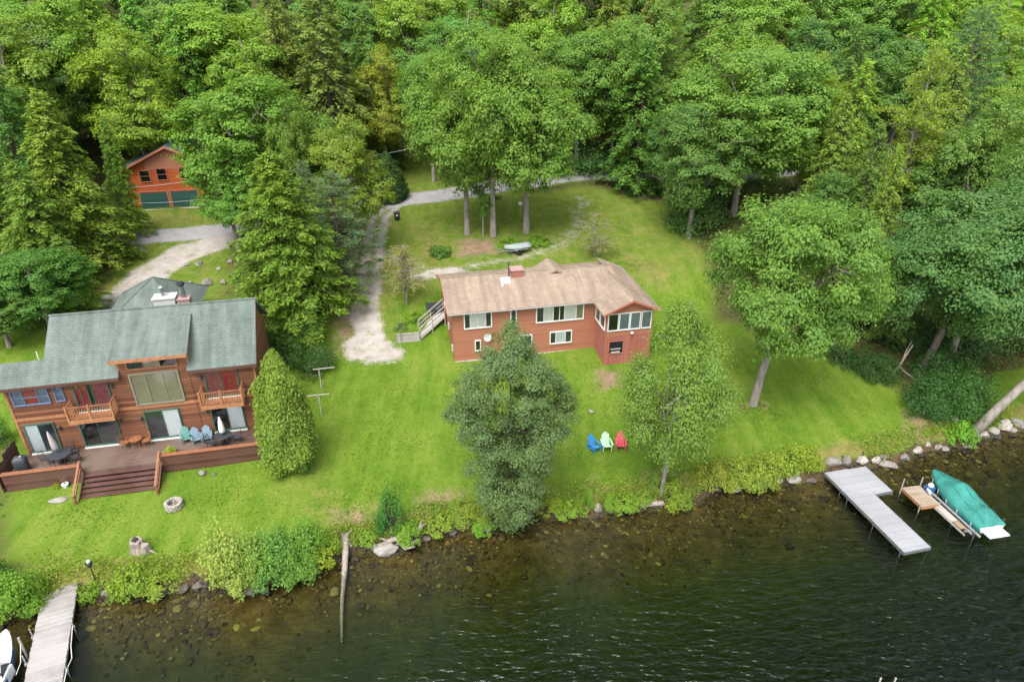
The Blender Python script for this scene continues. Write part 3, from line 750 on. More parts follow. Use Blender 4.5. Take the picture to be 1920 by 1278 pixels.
for i in range(19):
    v = -2.75+i*.15; b.box(-.82, -.78, v+.004, v+.146, 1.0, 3.35+.05*math.sin(i*1.7)-.25*(1 if v < -1.6 else 0))
b.build('boards', 'deck_wood', fn)
b = MB(O); b.box(-.776, -.72, -2.74, .08, 1.6, 1.7); b.box(-.776, -.72, -2.74, .08, 2.75, 2.85)
b.build('rails', 'deck_rail', fn)

# ---- the tan roofed red house
CX, CY, CA, CB = -4.47, 46.02, R_(11.8), 1.9
ct = thing('red_house', 'red sided lakeside house with low tan shingle roof and glazed corner porch', 'house', (CX, CY, CB), CA)
O = (0, 0, -CB)
w = MB(O)
w.prism([(0,2.2),(0,6.52),(3.5,7.52),(7.0,6.52),(7.0,2.2)], 0, 13.2)
w.build('wall', 'red_siding', ct)
w = MB(O); w.box(-.03, 11.2, -.05, -.001, 1.2, 2.22); w.build('foundation', 'foundation', ct)
cEV, cEZ, cRV, cRZ = -.45, 6.52, 3.5, 7.78
cz = lambda v: cEZ+(v-cEV)*(cRZ-cEZ)/(cRV-cEV)
r = MB(O)
r.slab([(-.4,cEV,cEZ),(13.5,cEV,cEZ),(13.5,cRV,cRZ),(-.4,cRV,cRZ)], .14)
r.slab([(-.4,cRV+.002,cRZ),(13.5,cRV+.002,cRZ),(13.5,7.45,cEZ),(-.4,7.45,cEZ)], .14)
r.tube([(-.41,cRV,cRZ+.01),(13.51,cRV,cRZ+.01)], .05, 6)
r.build('roof', 'brown_roof', ct)
w = MB(O)
for a in (-.44, 13.502):
    w = MB(O); w.prism([(cEV,cEZ-.17),(cEV,cEZ),(cRV,cRZ),(7.45,cEZ),(7.45,cEZ-.17),(cRV,cRZ-.17)], a, a+.036); w.build('fascia', 'red_trim', ct)
w = MB(O); w.box(-.4, 10.9, cEV-.08, cEV-.003, cEZ-.11, cEZ-.04); w.build('gutter', 'grey_cloth', ct)
# rear cross gable
w = MB(O); w.prism([(7.3,2.5),(7.3,6.9),(8.75,7.72),(10.2,6.9),(10.2,2.5)], 4.6, 5.4, 'y'); w.build('rear_gable_wall', 'red_siding', ct)
r = MB(O)
r.slab([(7.1,3.3,7.0),(8.75,2.9,7.98),(8.75,5.6,7.98),(7.1,5.6,7.0)], .14); r.slab([(8.752,2.9,7.98),(10.4,3.3,7.0),(10.4,5.6,7.0),(8.752,5.6,7.98)], .14)
r.build('rear_gable_roof', 'brown_roof', ct)
# porch
PV = -2.5
w = MB(O); w.box(11.3, 15.0, PV, -.001, 1.4, 4.42); w.build('porch_base', 'red_panel', ct)
w = MB(O); w.box(11.28, 15.02, PV-.02, -.003, 4.422, 4.86)
w.prism([(11.28,6.5),(13.15,7.28),(15.02,6.5)], PV-.02, 2.4, 'y'); w.box(11.28, 15.02, PV-.02, -.003, 6.36, 6.5)
w.box(13.3, 14.98, .0, 5.6, 1.8, 6.48)
for a in (11.3, 14.9): w.box(a, a+.1, PV, PV+.1, 4.86, 6.36)
w.build('porch_wall', 'red_siding', ct)
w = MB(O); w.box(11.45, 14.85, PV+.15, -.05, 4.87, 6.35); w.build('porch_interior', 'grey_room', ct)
r = MB(O); pe, pr_ = 6.5, 7.52
r.slab([(10.85,-2.95,6.52),(13.15,-2.95,7.52),(13.15,2.9,7.52),(10.85,-.4,6.52)], .13)
r.slab([(13.152,-2.95,7.52),(15.45,-2.95,6.52),(15.45,6.0,6.52),(13.152,6.0,7.52)], .13)
r.tube([(13.15,-2.96,7.53),(13.15,2.8,7.53)], .05, 6)
r.build('porch_roof', 'brown_roof', ct)
for q in ([(10.85,6.36),(10.85,6.52),(13.15,7.52),(13.15,7.36)], [(13.152,7.36),(13.152,7.52),(15.45,6.52),(15.45,6.36)]):
    w = MB(O); w.prism(q, -2.99, -2.952, 'y'); w.build('porch_fascia', 'red_trim', ct)
W_ = 'white_trim'
window(ct, O, 'front', PV, 11.45, 12.18, 4.97, 6.3, [(1,'dark_room')], W_, .06, name='porch_window')
window(ct, O, 'front', PV, 12.33, 13.05, 4.97, 6.3, [(1,'sky_pane')], W_, .06, name='porch_window')
window(ct, O, 'front', PV, 13.2, 13.92, 4.97, 6.3, [(1,'sky_pane')], W_, .06, name='porch_window')
window(ct, O, 'front', PV, 14.1, 14.8, 4.97, 6.3, [(1,'sky_pane')], W_, .06, name='porch_window')
window(ct, O, 'left', 11.28, -2.3, -1.3, 4.97, 6.3, [(1,'dark_room')], W_, .06, name='porch_window')
window(ct, O, 'left', 11.28, -1.15, -.2, 4.97, 6.3, [(1,'sky_pane')], W_, .06, name='porch_window')
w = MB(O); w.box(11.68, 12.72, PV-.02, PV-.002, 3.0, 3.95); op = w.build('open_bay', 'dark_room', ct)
w = MB(O)
for a in (11.34, 11.5, 13.2, 14.0, 14.7): w.box(a, a+.09, PV-.06, PV-.021, 1.4, 4.42)
for zz in (2.85, 3.97): w.box(11.6, 12.8, PV-.045, PV-.022, zz, zz+.07)
for i in range(18): w.box(13.4+i*.09, 13.42+i*.09, PV-.02, PV-.001, 1.7, 3.9)
w.build('porch_framing', 'red_trim', ct)
w = MB(O); w.box(11.8, 12.5, PV-.12, PV-.03, 3.02, 3.12); w.box(11.75, 12.55, PV-.10, PV-.03, 3.3, 3.38); w.build('stacked_boards', 'grey_wood', op)
w = MB(O); w.lathe([(.02,4.75),(.12,4.7),(.13,4.62),(.02,4.58)], 12, (13.35, PV-.15)); w.build('flood_lamp', 'white_trim', ct)
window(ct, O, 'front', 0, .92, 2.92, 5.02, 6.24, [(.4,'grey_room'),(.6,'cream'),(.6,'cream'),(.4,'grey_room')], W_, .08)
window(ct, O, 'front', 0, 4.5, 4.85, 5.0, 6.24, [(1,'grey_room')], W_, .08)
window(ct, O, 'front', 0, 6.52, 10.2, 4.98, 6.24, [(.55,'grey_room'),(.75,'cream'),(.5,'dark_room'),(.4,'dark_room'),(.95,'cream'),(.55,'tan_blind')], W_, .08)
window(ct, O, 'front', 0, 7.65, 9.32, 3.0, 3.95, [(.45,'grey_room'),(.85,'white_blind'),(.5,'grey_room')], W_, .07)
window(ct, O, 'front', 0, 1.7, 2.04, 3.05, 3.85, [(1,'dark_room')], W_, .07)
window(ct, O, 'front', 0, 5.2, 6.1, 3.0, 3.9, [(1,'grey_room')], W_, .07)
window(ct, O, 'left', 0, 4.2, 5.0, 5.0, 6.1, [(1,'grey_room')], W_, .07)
for v, zz in ((.35, 2.9), (2.4, 3.8)):
    w = MB(O); w.box(-.1, -.001, v, v+.35, zz, zz+.5); w.build('meter_box', 'foundation', ct)
w = MB(O); w.box(5.15, 6.05, 2.9, 3.7, 6.6, 8.15); ch = w.build('chimney', 'brick', ct)
w = MB(O); w.box(5.08, 6.12, 2.83, 3.77, 8.15, 8.24); w.build('chimney_cap', 'pink_stone', ch)
w = MB(O); w.tube([(4.95,3.1,7.4),(4.95,3.1,8.9)], .05, 8); w.build('vent_pipe', 'charcoal', ct)
w = MB(O)
q = [(4.15,cz),(5.05,cz)]
def sl(u0, u1, v0, v1, d): return [(u0,v0,cz(v0)+d),(u1,v0,cz(v0)+d),(u1,v1,cz(v1)+d),(u0,v1,cz(v1)+d)]
w.slab(sl(4.2,4.95,2.3,2.85,.14), .15); sk = w.build('skylight', 'white_trim', ct)
w = MB(O); w.slab(sl(4.28,4.87,2.38,2.77,.16), .015); w.build('pane', 'cream', sk)
w = MB(O); w.slab(sl(4.16,4.3,2.0,2.2,.1), .1); w.build('roof_vent', 'white_trim', ct)
w = MB(O); w.tube([(2.55,-.01,4.15),(2.55,-.28,4.2)], .02, 6); w.tube([(2.55,-.25,3.95),(2.55,-.25,4.2)], .02, 6); sd = w.build('dish_arm', 'galv', ct)
dv = []; df = []
for i in range(5):
    for k in range(16):
        an = 2*PI*k/16; rr = .30*i/4; dv.append((2.55+rr*math.cos(an), -.42+.35*rr*rr/.3*0+.25*(rr/.3)**2*-.35, 4.32+rr*1.15*math.sin(an)))
for i in range(4):
    for k in range(16): df.append((i*16+k, i*16+(k+1) % 16, (i+1)*16+(k+1) % 16, (i+1)*16+k))
w = MB(O); w.add(dv, df); w.build('satellite_dish', 'boat_white', sd, smooth=True)

# entry steps, fence and planting strip on the left of the red house
sf = thing('entry_ramp', 'weathered timber ramp and board fence beside the left wall of the red house', 'ramp', (CX, CY, CB), CA)
def gl(u, v): return gz(CX+u*math.cos(CA)-v*math.sin(CA), CY+u*math.sin(CA)+v*math.cos(CA))
b = MB(O)
for i in range(9): b.box(-4.2+i*.2, -4.01+i*.2, 3.0, 3.04, 2.35, 3.5)
b.box(-4.22, -2.4, 2.96, 2.998, 3.42, 3.55); b.box(-4.22, -2.4, 2.96, 2.998, 2.75, 2.85)
for a in (-4.26, -3.9, -2.42): b.box(a, a+.09, 2.90, 2.955, 2.2, 3.62)
b.build('board_fence', 'grey_wood', sf)
b = MB(O); b.slab([(-2.3,3.0,2.95),(-.12,4.2,4.15),(-.12,5.6,4.2),(-2.3,4.4,2.98)], .12); b.build('ramp_floor', 'grey_wood', sf)
for v0, v1, nm in ((3.0, 4.2, 'handrail'), (4.4, 5.6, 'handrail')):
    b = MB(O); b.beam((-2.35,v0,3.85), (-.1,v1,5.05), .07, .1)
    for k in (0, .5, 1): b.box(-2.33+2.18*k-.035, -2.33+2.18*k+.035, v0+(v1-v0)*k-.035, v0+(v1-v0)*k+.035, 2.4+.5*k, 3.85+1.2*k)
    b.beam((-2.35,v0,3.45), (-.1,v1,4.65), .04, .1)
    b.build(nm, 'grey_post', sf)
b = MB(O); b.box(-1.5, -.1, 5.0, 6.6, 4.3, 4.36); b.build('landing', 'charcoal', sf)

# ---- the red garage up the slope
gx, gy, gA = -39.2, 70.0, R_(12)
GB = 6.9
ga = thing('garage', 'orange red barn like garage with two green doors at the edge of the wood', 'garage', (gx, gy, GB), gA)
O = (0, 0, -GB)
b = MB(O); b.prism([(-.6,6.5),(-.6,11.2),(3.9,13.2),(8.4,11.2),(8.4,6.5)], 0, 8, 'y'); b.build('wall', 'orange_siding', ga)
b = MB(O); b.prism([(1.5,11.9),(3.9,12.95),(6.3,11.9),(6.3,11.0),(1.5,11.0)], -.03, -.002, 'y'); b.build('gable_panel', 'red_siding', ga)
r = MB(O)
r.slab([(-1.3,-.6,11.0),(3.9,-.6,13.45),(3.9,8.6,13.45),(-1.3,8.6,11.0)], .18); r.slab([(3.902,-.6,13.45),(9.1,-.6,11.0),(9.1,8.6,11.0),(3.902,8.6,13.45)], .18)
r.build('roof', 'dark_green_roof', ga)
for q in ([(-1.3,10.78),(-1.3,11.0),(3.9,13.45),(3.9,13.23)], [(3.902,13.23),(3.902,13.45),(9.1,11.0),(9.1,10.78)]):
    b = MB(O); b.prism(q, -.65, -.602, 'y'); b.build('fascia', 'red_trim', ga)
for a0, a1 in ((.35, 3.0), (3.35, 6.0)):
    b = MB(O); b.box(a0, a1, -.03, -.001, 6.98, 8.62); d = b.build('garage_door', 'green_door', ga)
    b = MB(O); b.box(a0-.12, a0-.002, -.06, -.001, 6.9, 8.72); b.box(a1+.002, a1+.12, -.06, -.001, 6.9, 8.72); b.box(a0-.12, a1+.12, -.06, -.001, 8.722, 8.84); b.build('door_frame', 'red_trim', d)
b = MB(O); b.box(.3, 6.1, -.5, -.002, 6.5, 6.97); b.build('apron', 'foundation', ga)
window(ga, O, 'front', 0, .85, 1.75, 9.85, 10.95, [(1,'dark_room')], 'red_trim', .07, rails=(10.4,))
window(ga, O, 'front', 0, 2.5, 3.4, 9.95, 11.1, [(1,'dark_room')], 'red_trim', .07, rails=(10.5,))
window(ga, O, 'front', 0, 4.7, 5.6, 9.95, 11.1, [(1,'dark_room')], 'red_trim', .07, rails=(10.5,))
# ------------------------------------------------------------------ docks and boats
def dock_axis(p0, p1): return math.atan2(p1[1]-p0[1], p1[0]-p0[0])
# right dock: runs from the bank out into the lake; local x = outwards
a_ = dock_axis((20.9,34.8), (22.5,28.05))
dr = thing('grey_dock', 'pale grey dock with a short side platform reaching from the right bank', 'dock', (20.9,34.8,0), a_)
b = MB(); b.box(-.1, 6.95, -.84, .84, .44, .5); b.build('decking', 'dock_grey', dr)
b = MB(); b.box(-.05, 2.42, .848, 2.12, .44, .5); b.build('side_platform', 'dock_grey', dr)
b = MB()
for y in (-.88, .82): b.box(-.1, 6.98, y if y < 0 else .842, -.842 if y < 0 else .88, .30, .495) if y < 0 else b.box(2.44, 6.98, .842, .88, .30, .495)
b.box(6.952, 7.0, -.88, .88, .30, .495); b.box(2.422, 2.46, .882, 2.16, .30, .495); b.box(-.1, 2.42, 2.122, 2.16, .30, .495)
for i in range(5): b.box(.4+i*1.5, .5+i*1.5, -.83, .83, .3, .438)
b.build('edge_frame', 'alu', dr)
for x in (2.3, 4.6, 6.8):
    for y in (-.93, .93):
        b = MB(); b.tube([(x,y,-3.2),(x,y,.56)], .024, 8); b.box(x-.04, x+.04, y-.04, y+.04, .3, .42); b.build('leg', 'leg_steel', dr)
for y in (-.6, 2.2): b = MB(); b.tube([(1.6,y+(-.33 if y < 0 else 0),-1.2),(1.6,y+(-.33 if y < 0 else 0),.55)], .024, 8); b.build('leg', 'leg_steel', dr)

# left dock
a_ = dock_axis((-23.58,25.52), (-21.13,19.95))
dl = thing('plank_dock', 'weathered plank dock running out of the photo at the lower left', 'dock', (-23.58,25.52,0), a_)
M['dock_planks'] = board_mat('dock_planks', (.27,.245,.23), (.44,.41,.385), 0, .14, .08, weather=(.53,.50,.48))
b = MB()
rr = random.Random(3)
for i in range(64): 
    b.box(-.1+i*.142, -.1+i*.142+.134, -.79+rr.uniform(-.02,.02), .79+rr.uniform(-.02,.02), .46+rr.uniform(-.006,.006), .5+rr.uniform(-.004,.004))
b.build('decking', 'dock_planks', dl)
b = MB()
for y in (-.76, -.02, .72): b.box(-.1, 9.0, y, y+.05, .28, .452)
b.build('joists', 'grey_post', dl)
for x, y in ((3.1,.86),(5.7,.86),(8.3,.86),(3.0,-.86),(4.6,-.9),(7.5,-.86)):
    b = MB(); b.tube([(x,y,-3.5),(x,y,.75 if y > 0 else .95)], .032, 8); b.box(x-.06, x+.06, y-.06, y+.06, .3, .42); b.build('leg', 'galv', dl)
b = MB(); b.tube([(6.5,.62,.5),(6.45,.62,.62),(6.6,.55,.66),(6.75,.5,.62),(6.7,.5,.5)], .025, 6); b.build('cleat', 'charcoal', dl)
b = MB(); b.tube([(3.0,.84,.47),(4.4,.9,.42),(5.0,.97,.30),(5.7,.88,.45),(7.0,.84,.5)], .02, 6); b.build('rope', 'white_trim', dl)
x0, y0 = atz(33, 1200, .5); x1, y1 = atz(48, 1225, .5)
tr = thing('mooring_post', 'slanting pale mooring post between the left dock and the white boat', 'post', (x1, y1, 0), 0)
b = MB(); b.tube([(-.15,.1,-3),(-.27,.28,1.25)], .055, 8); b.build('post', 'grey_post', tr)
b = MB(); b.tube([(-.24,.22,.9),(.1,-.5,.55),(.25,-1.1,.5)], .018, 6); b.build('rope', 'white_trim', tr)

def loft(b, secs, closed=False):
    n = len(secs[0]); vs = [p for s_ in secs for p in s_]; fs = []
    for i in range(len(secs)-1):
        for k in range(n-1+(1 if closed else 0)): fs.append((i*n+k, i*n+(k+1) % n, (i+1)*n+(k+1) % n, (i+1)*n+k))
    return b.add(vs, fs)
def hull_w(t, W): return W*min(1, math.sin(min(1, (t+.015)*1.75)*PI/2))**.75*(1-.10*max(0, t-.6)/.4)
# covered runabout: local x from bow (0) to stern (L)
P0 = Vector((26.62,34.2)); P1 = Vector((27.55,29.55)); L = (P1-P0).length
bt = thing('covered_boat', 'motorboat under a fitted teal canvas cover on a lift at the right', 'boat', (P0.x,P0.y,.15), math.atan2(P1.y-P0.y, P1.x-P0.x))
W = .92
ts_ = [0, .04, .1, .18, .28, .38, .5, .62, .75, .88, 1.0]
sheer = lambda t: .98-.34*t+.0
b = MB(); secs = []
for t in ts_:
    w_ = hull_w(t, W); zs = sheer(t); kz = .55-.5*min(1, t*2.2)
    secs.append([(t*L,-w_,zs),(t*L,-w_*.97,zs-.12),(t*L,-w_*.82,kz+.18*(1 if t > .05 else 0)),(t*L,0,kz),(t*L,w_*.82,kz+.18*(1 if t > .05 else 0)),(t*L,w_*.97,zs-.12),(t*L,w_,zs)])
loft(b, secs); n_ = 7; k_ = len(b.v)-n_; b.f.append(tuple(range(k_, k_+n_)))
b.build('hull', 'boat_white', bt, smooth=False)
b = MB(); secs = []
for t in ts_:
    w_ = hull_w(t, W)+.012; zs = sheer(t)
    secs.append([(t*L,s_*w_,z_) for s_, z_ in ((-1,zs-.34*min(1,t*6+.25)),(-1.0,zs-.16))]);
loft(b, secs); secs2 = [[(p[0],-p[1],p[2]) for p in s_] for s_ in secs]; loft(b, secs2)
b.build('hull_stripe', 'boat_teal', bt)
def ridge(t):
    return np.interp(t, [0,.08,.2,.32,.42,.5,.62,.74,.82,.86,.93,1.0], [.02,.12,.26,.50,.72,.68,.52,.46,.66,.64,.30,.06])
b = MB(); secs = []
tt = [i/44 for i in range(45)]
for t in tt:
    w_ = hull_w(t, W)+.03; zs = sheer(t); rz = ridge(t); sec = []
    for k in range(17):
        q = -1+2*k/16; aq = abs(q)
        prof = (1-aq**2.0) if t < .55 else (1-aq**1.25)
        wr = .045*math.sin(t*38+q*5)*math.sin(q*9+t*11)*(1-aq)*min(1, t*5)+.03*math.sin(q*23+t*4)*aq*(1-aq)*2
        sec.append((t*L+.02*math.sin(k), w_*q, zs+.015+rz*prof+wr))
    sec = [(sec[0][0],-w_-.012,zs-.15-.02*math.sin(t*40))]+sec+[(sec[-1][0],w_+.012,zs-.15-.02*math.sin(t*40+1))]
    secs.append(sec)
loft(b, secs); n_ = len(secs[0]); k_ = len(b.v)-n_; b.f.append(tuple(range(k_, k_+n_)))
cov = b.build('canvas_cover', 'teal_cover', bt, smooth=True)
M['seam'] = simple('cover_seam', (.02,.17,.145), .8)
b = MB()
def cpt(t, q):
    w_ = hull_w(t, W)+.03; pr = (1-abs(q)**2.0) if t < .55 else (1-abs(q)**1.25)
    return (t*L, w_*q, sheer(t)+.03+ridge(t)*pr)
b.tube([cpt(t, 0) for t in np.linspace(.02, .99, 40)], .016, 5)
for t0, bow_ in ((.36, .10), (.82, .0), (.2, .05)): b.tube([cpt(t0+bow_*(1-q*q)*-1+.0, q) for q in np.linspace(-.98, .98, 21)], .014, 5)
for s_ in (-1, 1): b.tube([cpt(t, s_*.55) for t in np.linspace(.36, .97, 30)], .012, 5)
b.build('seams', 'seam', cov)
b = MB()
for t0 in (.12, .3, .48, .66, .88):
    for s_ in (-1, 1): w_ = hull_w(t0, W)+.03; b.box(t0*L-.02, t0*L+.02, s_*w_-.012, s_*w_+.012, sheer(t0)-.42, sheer(t0)-.1)
b.build('straps', 'boat_white', cov)
b = MB(); b.box(L+.02, L+.62, -.66, .66, .34, .42); b.box(L, L+.06, -.5, .5, .2, .34); b.build('swim_platform', 'boat_white', bt, .02)
# the lift that carries it
lf = thing('boat_lift', 'metal boat lift with long bunk rails and plank walkway under the teal covered boat', 'boat lift', (P0.x,P0.y,0), math.atan2(P1.y-P0.y, P1.x-P0.x))
for y in (-1.08, 1.08):
    b = MB(); b.beam((.7 if y < 0 else 1.8,y,.55), (L+.35 if y < 0 else L-.3,y,.50), .09, .1); b.build('rail', 'galv', lf)
for x, y in ((.9,-1.08),(L,-1.08),(1.8,1.08),(L-.35,1.08)):
    b = MB(); b.tube([(x,y,-2.6),(x,y,.85 if y > 0 else .62)], .035, 8); b.build('leg', 'leg_steel', lf)
b = MB(); b.beam((1.0,-1.1,.02), (1.0,1.1,.02), .12); b.beam((L-.6,-1.1,.02), (L-.6,1.1,.02), .12); b.build('cross_beam', 'galv', lf)
b = MB()
M['walk_planks'] = board_mat('walk_planks', (.34,.28,.22), (.50,.43,.35), 0, .2, .08, weather=(.55,.5,.44))
b.box(.55, 3.7, -1.72, -1.30, .46, .52); b.build('walkway', 'walk_planks', lf)
b = MB(); b.box(3.75, 4.3, -1.66, -1.3, .44, .5); b.build('end_plank', 'tan_wood', lf)
for y in (-1.75, -1.27): b = MB(); b.beam((.5,y,.43), (4.75,y,.42), .05, .1); b.build('stringer', 'grey_post', lf)
for x in (.6, 3.6): b = MB(); b.tube([(x,-1.5,-2.6),(x,-1.5,.44)], .026, 8); b.build('leg', 'leg_steel', lf)
b = MB(); b.box(.95, 1.4, -1.36, -.98, .58, .98); b.build('winch_housing', 'boat_blue', lf, .03)
b = MB(); b.lathe([(.02,.98),(.15,1.0),(.17,1.08),(.12,1.16),(.02,1.18)], 14, (1.2,-1.2)); b.beam((1.2,-1.35,.8),(1.55,-1.42,.75), .12, .16); b.build('winch_cover', 'boat_white', lf)
# wooden platform on pipes
pa, pb_, pc, pd_ = (24.11,33.05),(25.28,33.25),(25.53,31.6),(24.42,31.27)
ap = math.atan2(pd_[1]-pa[1], pd_[0]-pa[0])
pf = thing('swim_platform_dock', 'small tan plank platform on steel pipes beside the covered boat', 'platform', (24.15,33.1,0), ap)
M['plat_planks'] = board_mat('platform_planks', (.32,.235,.165), (.48,.38,.28), 0, .145, .09, weather=(.48,.42,.35))
b = MB()
for i in range(12): b.box(i*.147, i*.147+.138, .02+rr.uniform(-.015,.015), 1.17+rr.uniform(-.015,.015), .58, .62)
b.build('planks', 'plat_planks', pf)
b = MB()
for y in (.02, .56, 1.12): b.box(0, 1.76, y, y+.05, .42, .578)
b.box(1.762, 1.80, .0, 1.19, .42, .58); b.build('frame', 'cedar_trim', pf)
for x, y, t_ in ((.05,-.05,1.35),(.05,1.24,1.3),(1.72,-.05,.85),(1.72,1.24,.72)):
    b = MB(); b.tube([(x,y,.2),(x,y,t_)], .035, 8); b.build('pipe_leg', 'galv', pf); b = MB(); b.tube([(x,y,-2.8),(x,y,.2)], .03, 8); b.build('sunken_leg', 'leg_steel', pf)

# white boat at the left edge: local x bow(0) -> stern
bx, by = atz(14, 1186, .8)
wb = thing('white_runabout', 'white and blue runabout moored at the left edge by the plank dock', 'boat', (bx, by, .05), R_(-80))
L2, W2 = 5.2, 1.05
b = MB(); secs = []
sh2 = lambda t: .92-.2*t
for t in ts_:
    w_ = hull_w(t, W2); zs = sh2(t); kz = .5-.62*min(1, t*2.2)
    secs.append([(t*L2,-w_,zs),(t*L2,-w_*.97,zs-.12),(t*L2,-w_*.8,kz+.2),(t*L2,0,kz),(t*L2,w_*.8,kz+.2),(t*L2,w_*.97,zs-.12),(t*L2,w_,zs)])
loft(b, secs); k_ = len(b.v)-7; b.f.append(tuple(range(k_, k_+7))); b.build('hull', 'boat_white', wb)
b = MB(); secs = []
for t in ts_:
    w_ = hull_w(t, W2)*.985+.02; zs = sh2(t); secs.append([(t*L2,-w_,zs-.42*min(1,t*6+.3)),(t*L2,-w_-.005,zs-.14)])
loft(b, secs); loft(b, [[(p[0],-p[1],p[2]) for p in s_] for s_ in secs]); b.build('hull_stripe', 'boat_blue', wb)
b = MB(); secs = []
for t in [0,.03,.08,.14,.2,.26,.32,.37]:
    w_ = hull_w(t, W2); zs = sh2(t); secs.append([(t*L2,-w_,zs),(t*L2,-w_*.6,zs+.07),(t*L2,0,zs+.1),(t*L2,w_*.6,zs+.07),(t*L2,w_,zs)])
loft(b, secs); b.build('foredeck', 'boat_white', wb)
b = MB()
for s_ in (-1, 1):
    b.add([(.34*L2,s_*.02,sh2(.34)+.08),(.36*L2,s_*.92,sh2(.36)+.02),(.44*L2,s_*.86,sh2(.4)+.42),(.42*L2,s_*.02,sh2(.4)+.5)], [(0,1,2,3)])
    b.add([(.36*L2,s_*.92,sh2(.36)+.02),(.52*L2,s_*.98,sh2(.5)+.02),(.5*L2,s_*.93,sh2(.5)+.3),(.44*L2,s_*.86,sh2(.4)+.42)], [(0,1,2,3)])
ws = b.build('windshield', 'windshield', wb)
b = MB()
for s_ in (-1, 1):
    b.tube([(.42*L2,s_*.02,sh2(.4)+.5),(.44*L2,s_*.86,sh2(.4)+.42),(.5*L2,s_*.93,sh2(.5)+.3)], .02, 6); b.tube([(.35*L2,s_*.46,sh2(.35)+.06),(.43*L2,s_*.44,sh2(.4)+.46)], .015, 6); b.tube([(.36*L2,s_*.92,sh2(.36)+.03),(.44*L2,s_*.86,sh2(.4)+.42)], .015, 6)
b.build('windshield_frame', 'alu', ws)
b = MB(); b.box(.37*L2, .97*L2, -.82, .82, .28, .32); b.build('cockpit_floor', 'grey_cloth', wb)
b = MB()
for s_ in (-1, 1): b.box(.37*L2, L2, s_*.93-.11, s_*.93+.11, .3, sh2(.6)+.03)
b.box(.97*L2, L2, -.9, .9, .2, .72); b.build('gunwale', 'boat_white', wb)
for s_ in (-.45, .45):
    b = MB(); b.box(.52*L2, .62*L2, s_-.24, s_+.24, .321, .62); b.box(.6*L2, .64*L2, s_-.24, s_+.24, .62, 1.02); b.build('seat', 'boat_white', wb, .04)
b = MB(); b.box(.39*L2, .45*L2, .15, .8, .5, .95); b.build('dashboard', 'charcoal', wb)
b = MB(); b.beam((.66*L2,-.9,.9), (.66*L2,-.55,1.7), .07); b.beam((.66*L2,.9,.9), (.66*L2,.55,1.7), .07); b.beam((.66*L2,-.55,1.7), (.66*L2,.55,1.7), .07); b.build('tow_bar', 'boat_white', wb)

for px, lb in ((1652,'pale post tip at the bottom edge of the photo, left of two'),(1680,'pale post tip at the bottom edge of the photo, right of two')):
    x, y = atz(px, 1270, .7); po = thing('mooring_post', lb, 'post', (x, y, 0), 0, 'post tips in the open water')
    b = MB(); b.lathe([(.035,-4),(.035,.62),(.045,.64),(.045,.68),(.02,.70)], 10); b.build('post', 'grey_post', po)
# ------------------------------------------------------------------ chairs
def make_chair(name, label, mat, loc, rz, group, sc=.92):
    """adirondack chair, local -y is the front"""
    c = thing(name, label, 'chair', loc, rz, group); c.scale = (sc, sc, sc)
    b = MB()
    for i in range(5):
        y = -.42+i*.105; b.box(-.27, .27, y, y+.095, .36-.045*i+.0, .385-.045*i)
    b.build('seat', mat, c)
    b = MB()
    for i in range(5):
        x = -.27+i*.108; h = (.93, 1.03, 1.07, 1.03, .93)[i]
        z0, y0 = .2, .08; y1 = y0+(h-z0)*.42
        b.add([(x,y0,z0),(x+.1,y0,z0),(x+.1,y1,h),(x,y1,h),(x,y0+.03,z0),(x+.1,y0+.03,z0),(x+.1,y1+.03,h),(x,y1+.03,h)], [(0,1,2,3),(7,6,5,4),(0,4,5,1),(1,5,6,2),(2,6,7,3),(3,7,4,0)])
    b.beam((-.3,.30,.62), (.3,.30,.62), .03, .07)
    b.build('backrest', mat, c)
    for s_ in (-1, 1):
        b = MB(); b.add([(s_*.26,-.5,.56),(s_*.40,-.5,.56),(s_*.38,.34,.56),(s_*.30,.34,.56),(s_*.26,-.5,.59),(s_*.40,-.5,.59),(s_*.38,.34,.59),(s_*.30,.34,.59)], [(0,3,2,1),(4,5,6,7),(0,1,5,4),(1,2,6,5),(2,3,7,6),(3,0,4,7)]); b.build('armrest', mat, c)
        b = MB(); b.box(s_*.31-.02, s_*.31+.02, -.45, -.33, 0, .558); b.build('front_leg', mat, c)
        b = MB(); b.beam((s_*.285,-.44,.32), (s_*.285,.52,.03), .03, .1); b.box(s_*.32-.015, s_*.32+.015, .24, .32, .1, .558); b.build('rear_leg', mat, c)
    return c
CG = 'adirondack chairs on the grass'
for px, py, mt, rz, lb in ((1113,842,'blue',R_(38),'bright blue adirondack chair on the lawn, turned to the right'),(1136,839,'mint',R_(8),'pale mint green adirondack chair on the lawn between the blue and red ones'),(1163,838,'red',R_(-4),'red adirondack chair on the lawn')):
    x, y, zz = gp(px, py); make_chair('adirondack_chair', lb, mt, (x, y, zz), rz, CG)
def lhw(u, v, z): return (LHX+u*math.cos(LHA)-v*math.sin(LHA), LHY+u*math.sin(LHA)+v*math.cos(LHA), z)
CG2 = 'adirondack chairs on the deck'
for u, v, mt, rz, lb in ((9.15,-.62,'teal',R_(14),'teal adirondack chair on the deck beside the middle sliding door'),(9.80,-.85,'slate_blue',R_(18),'slate blue adirondack chair on the deck next to the teal chair'),(10.46,-.8,'slate_blue',R_(10),'slate blue adirondack chair on the deck nearest the white parasol')):
    make_chair('adirondack_chair', lb, mt, lhw(u, v, 2.2), LHA+rz, CG2, .84)

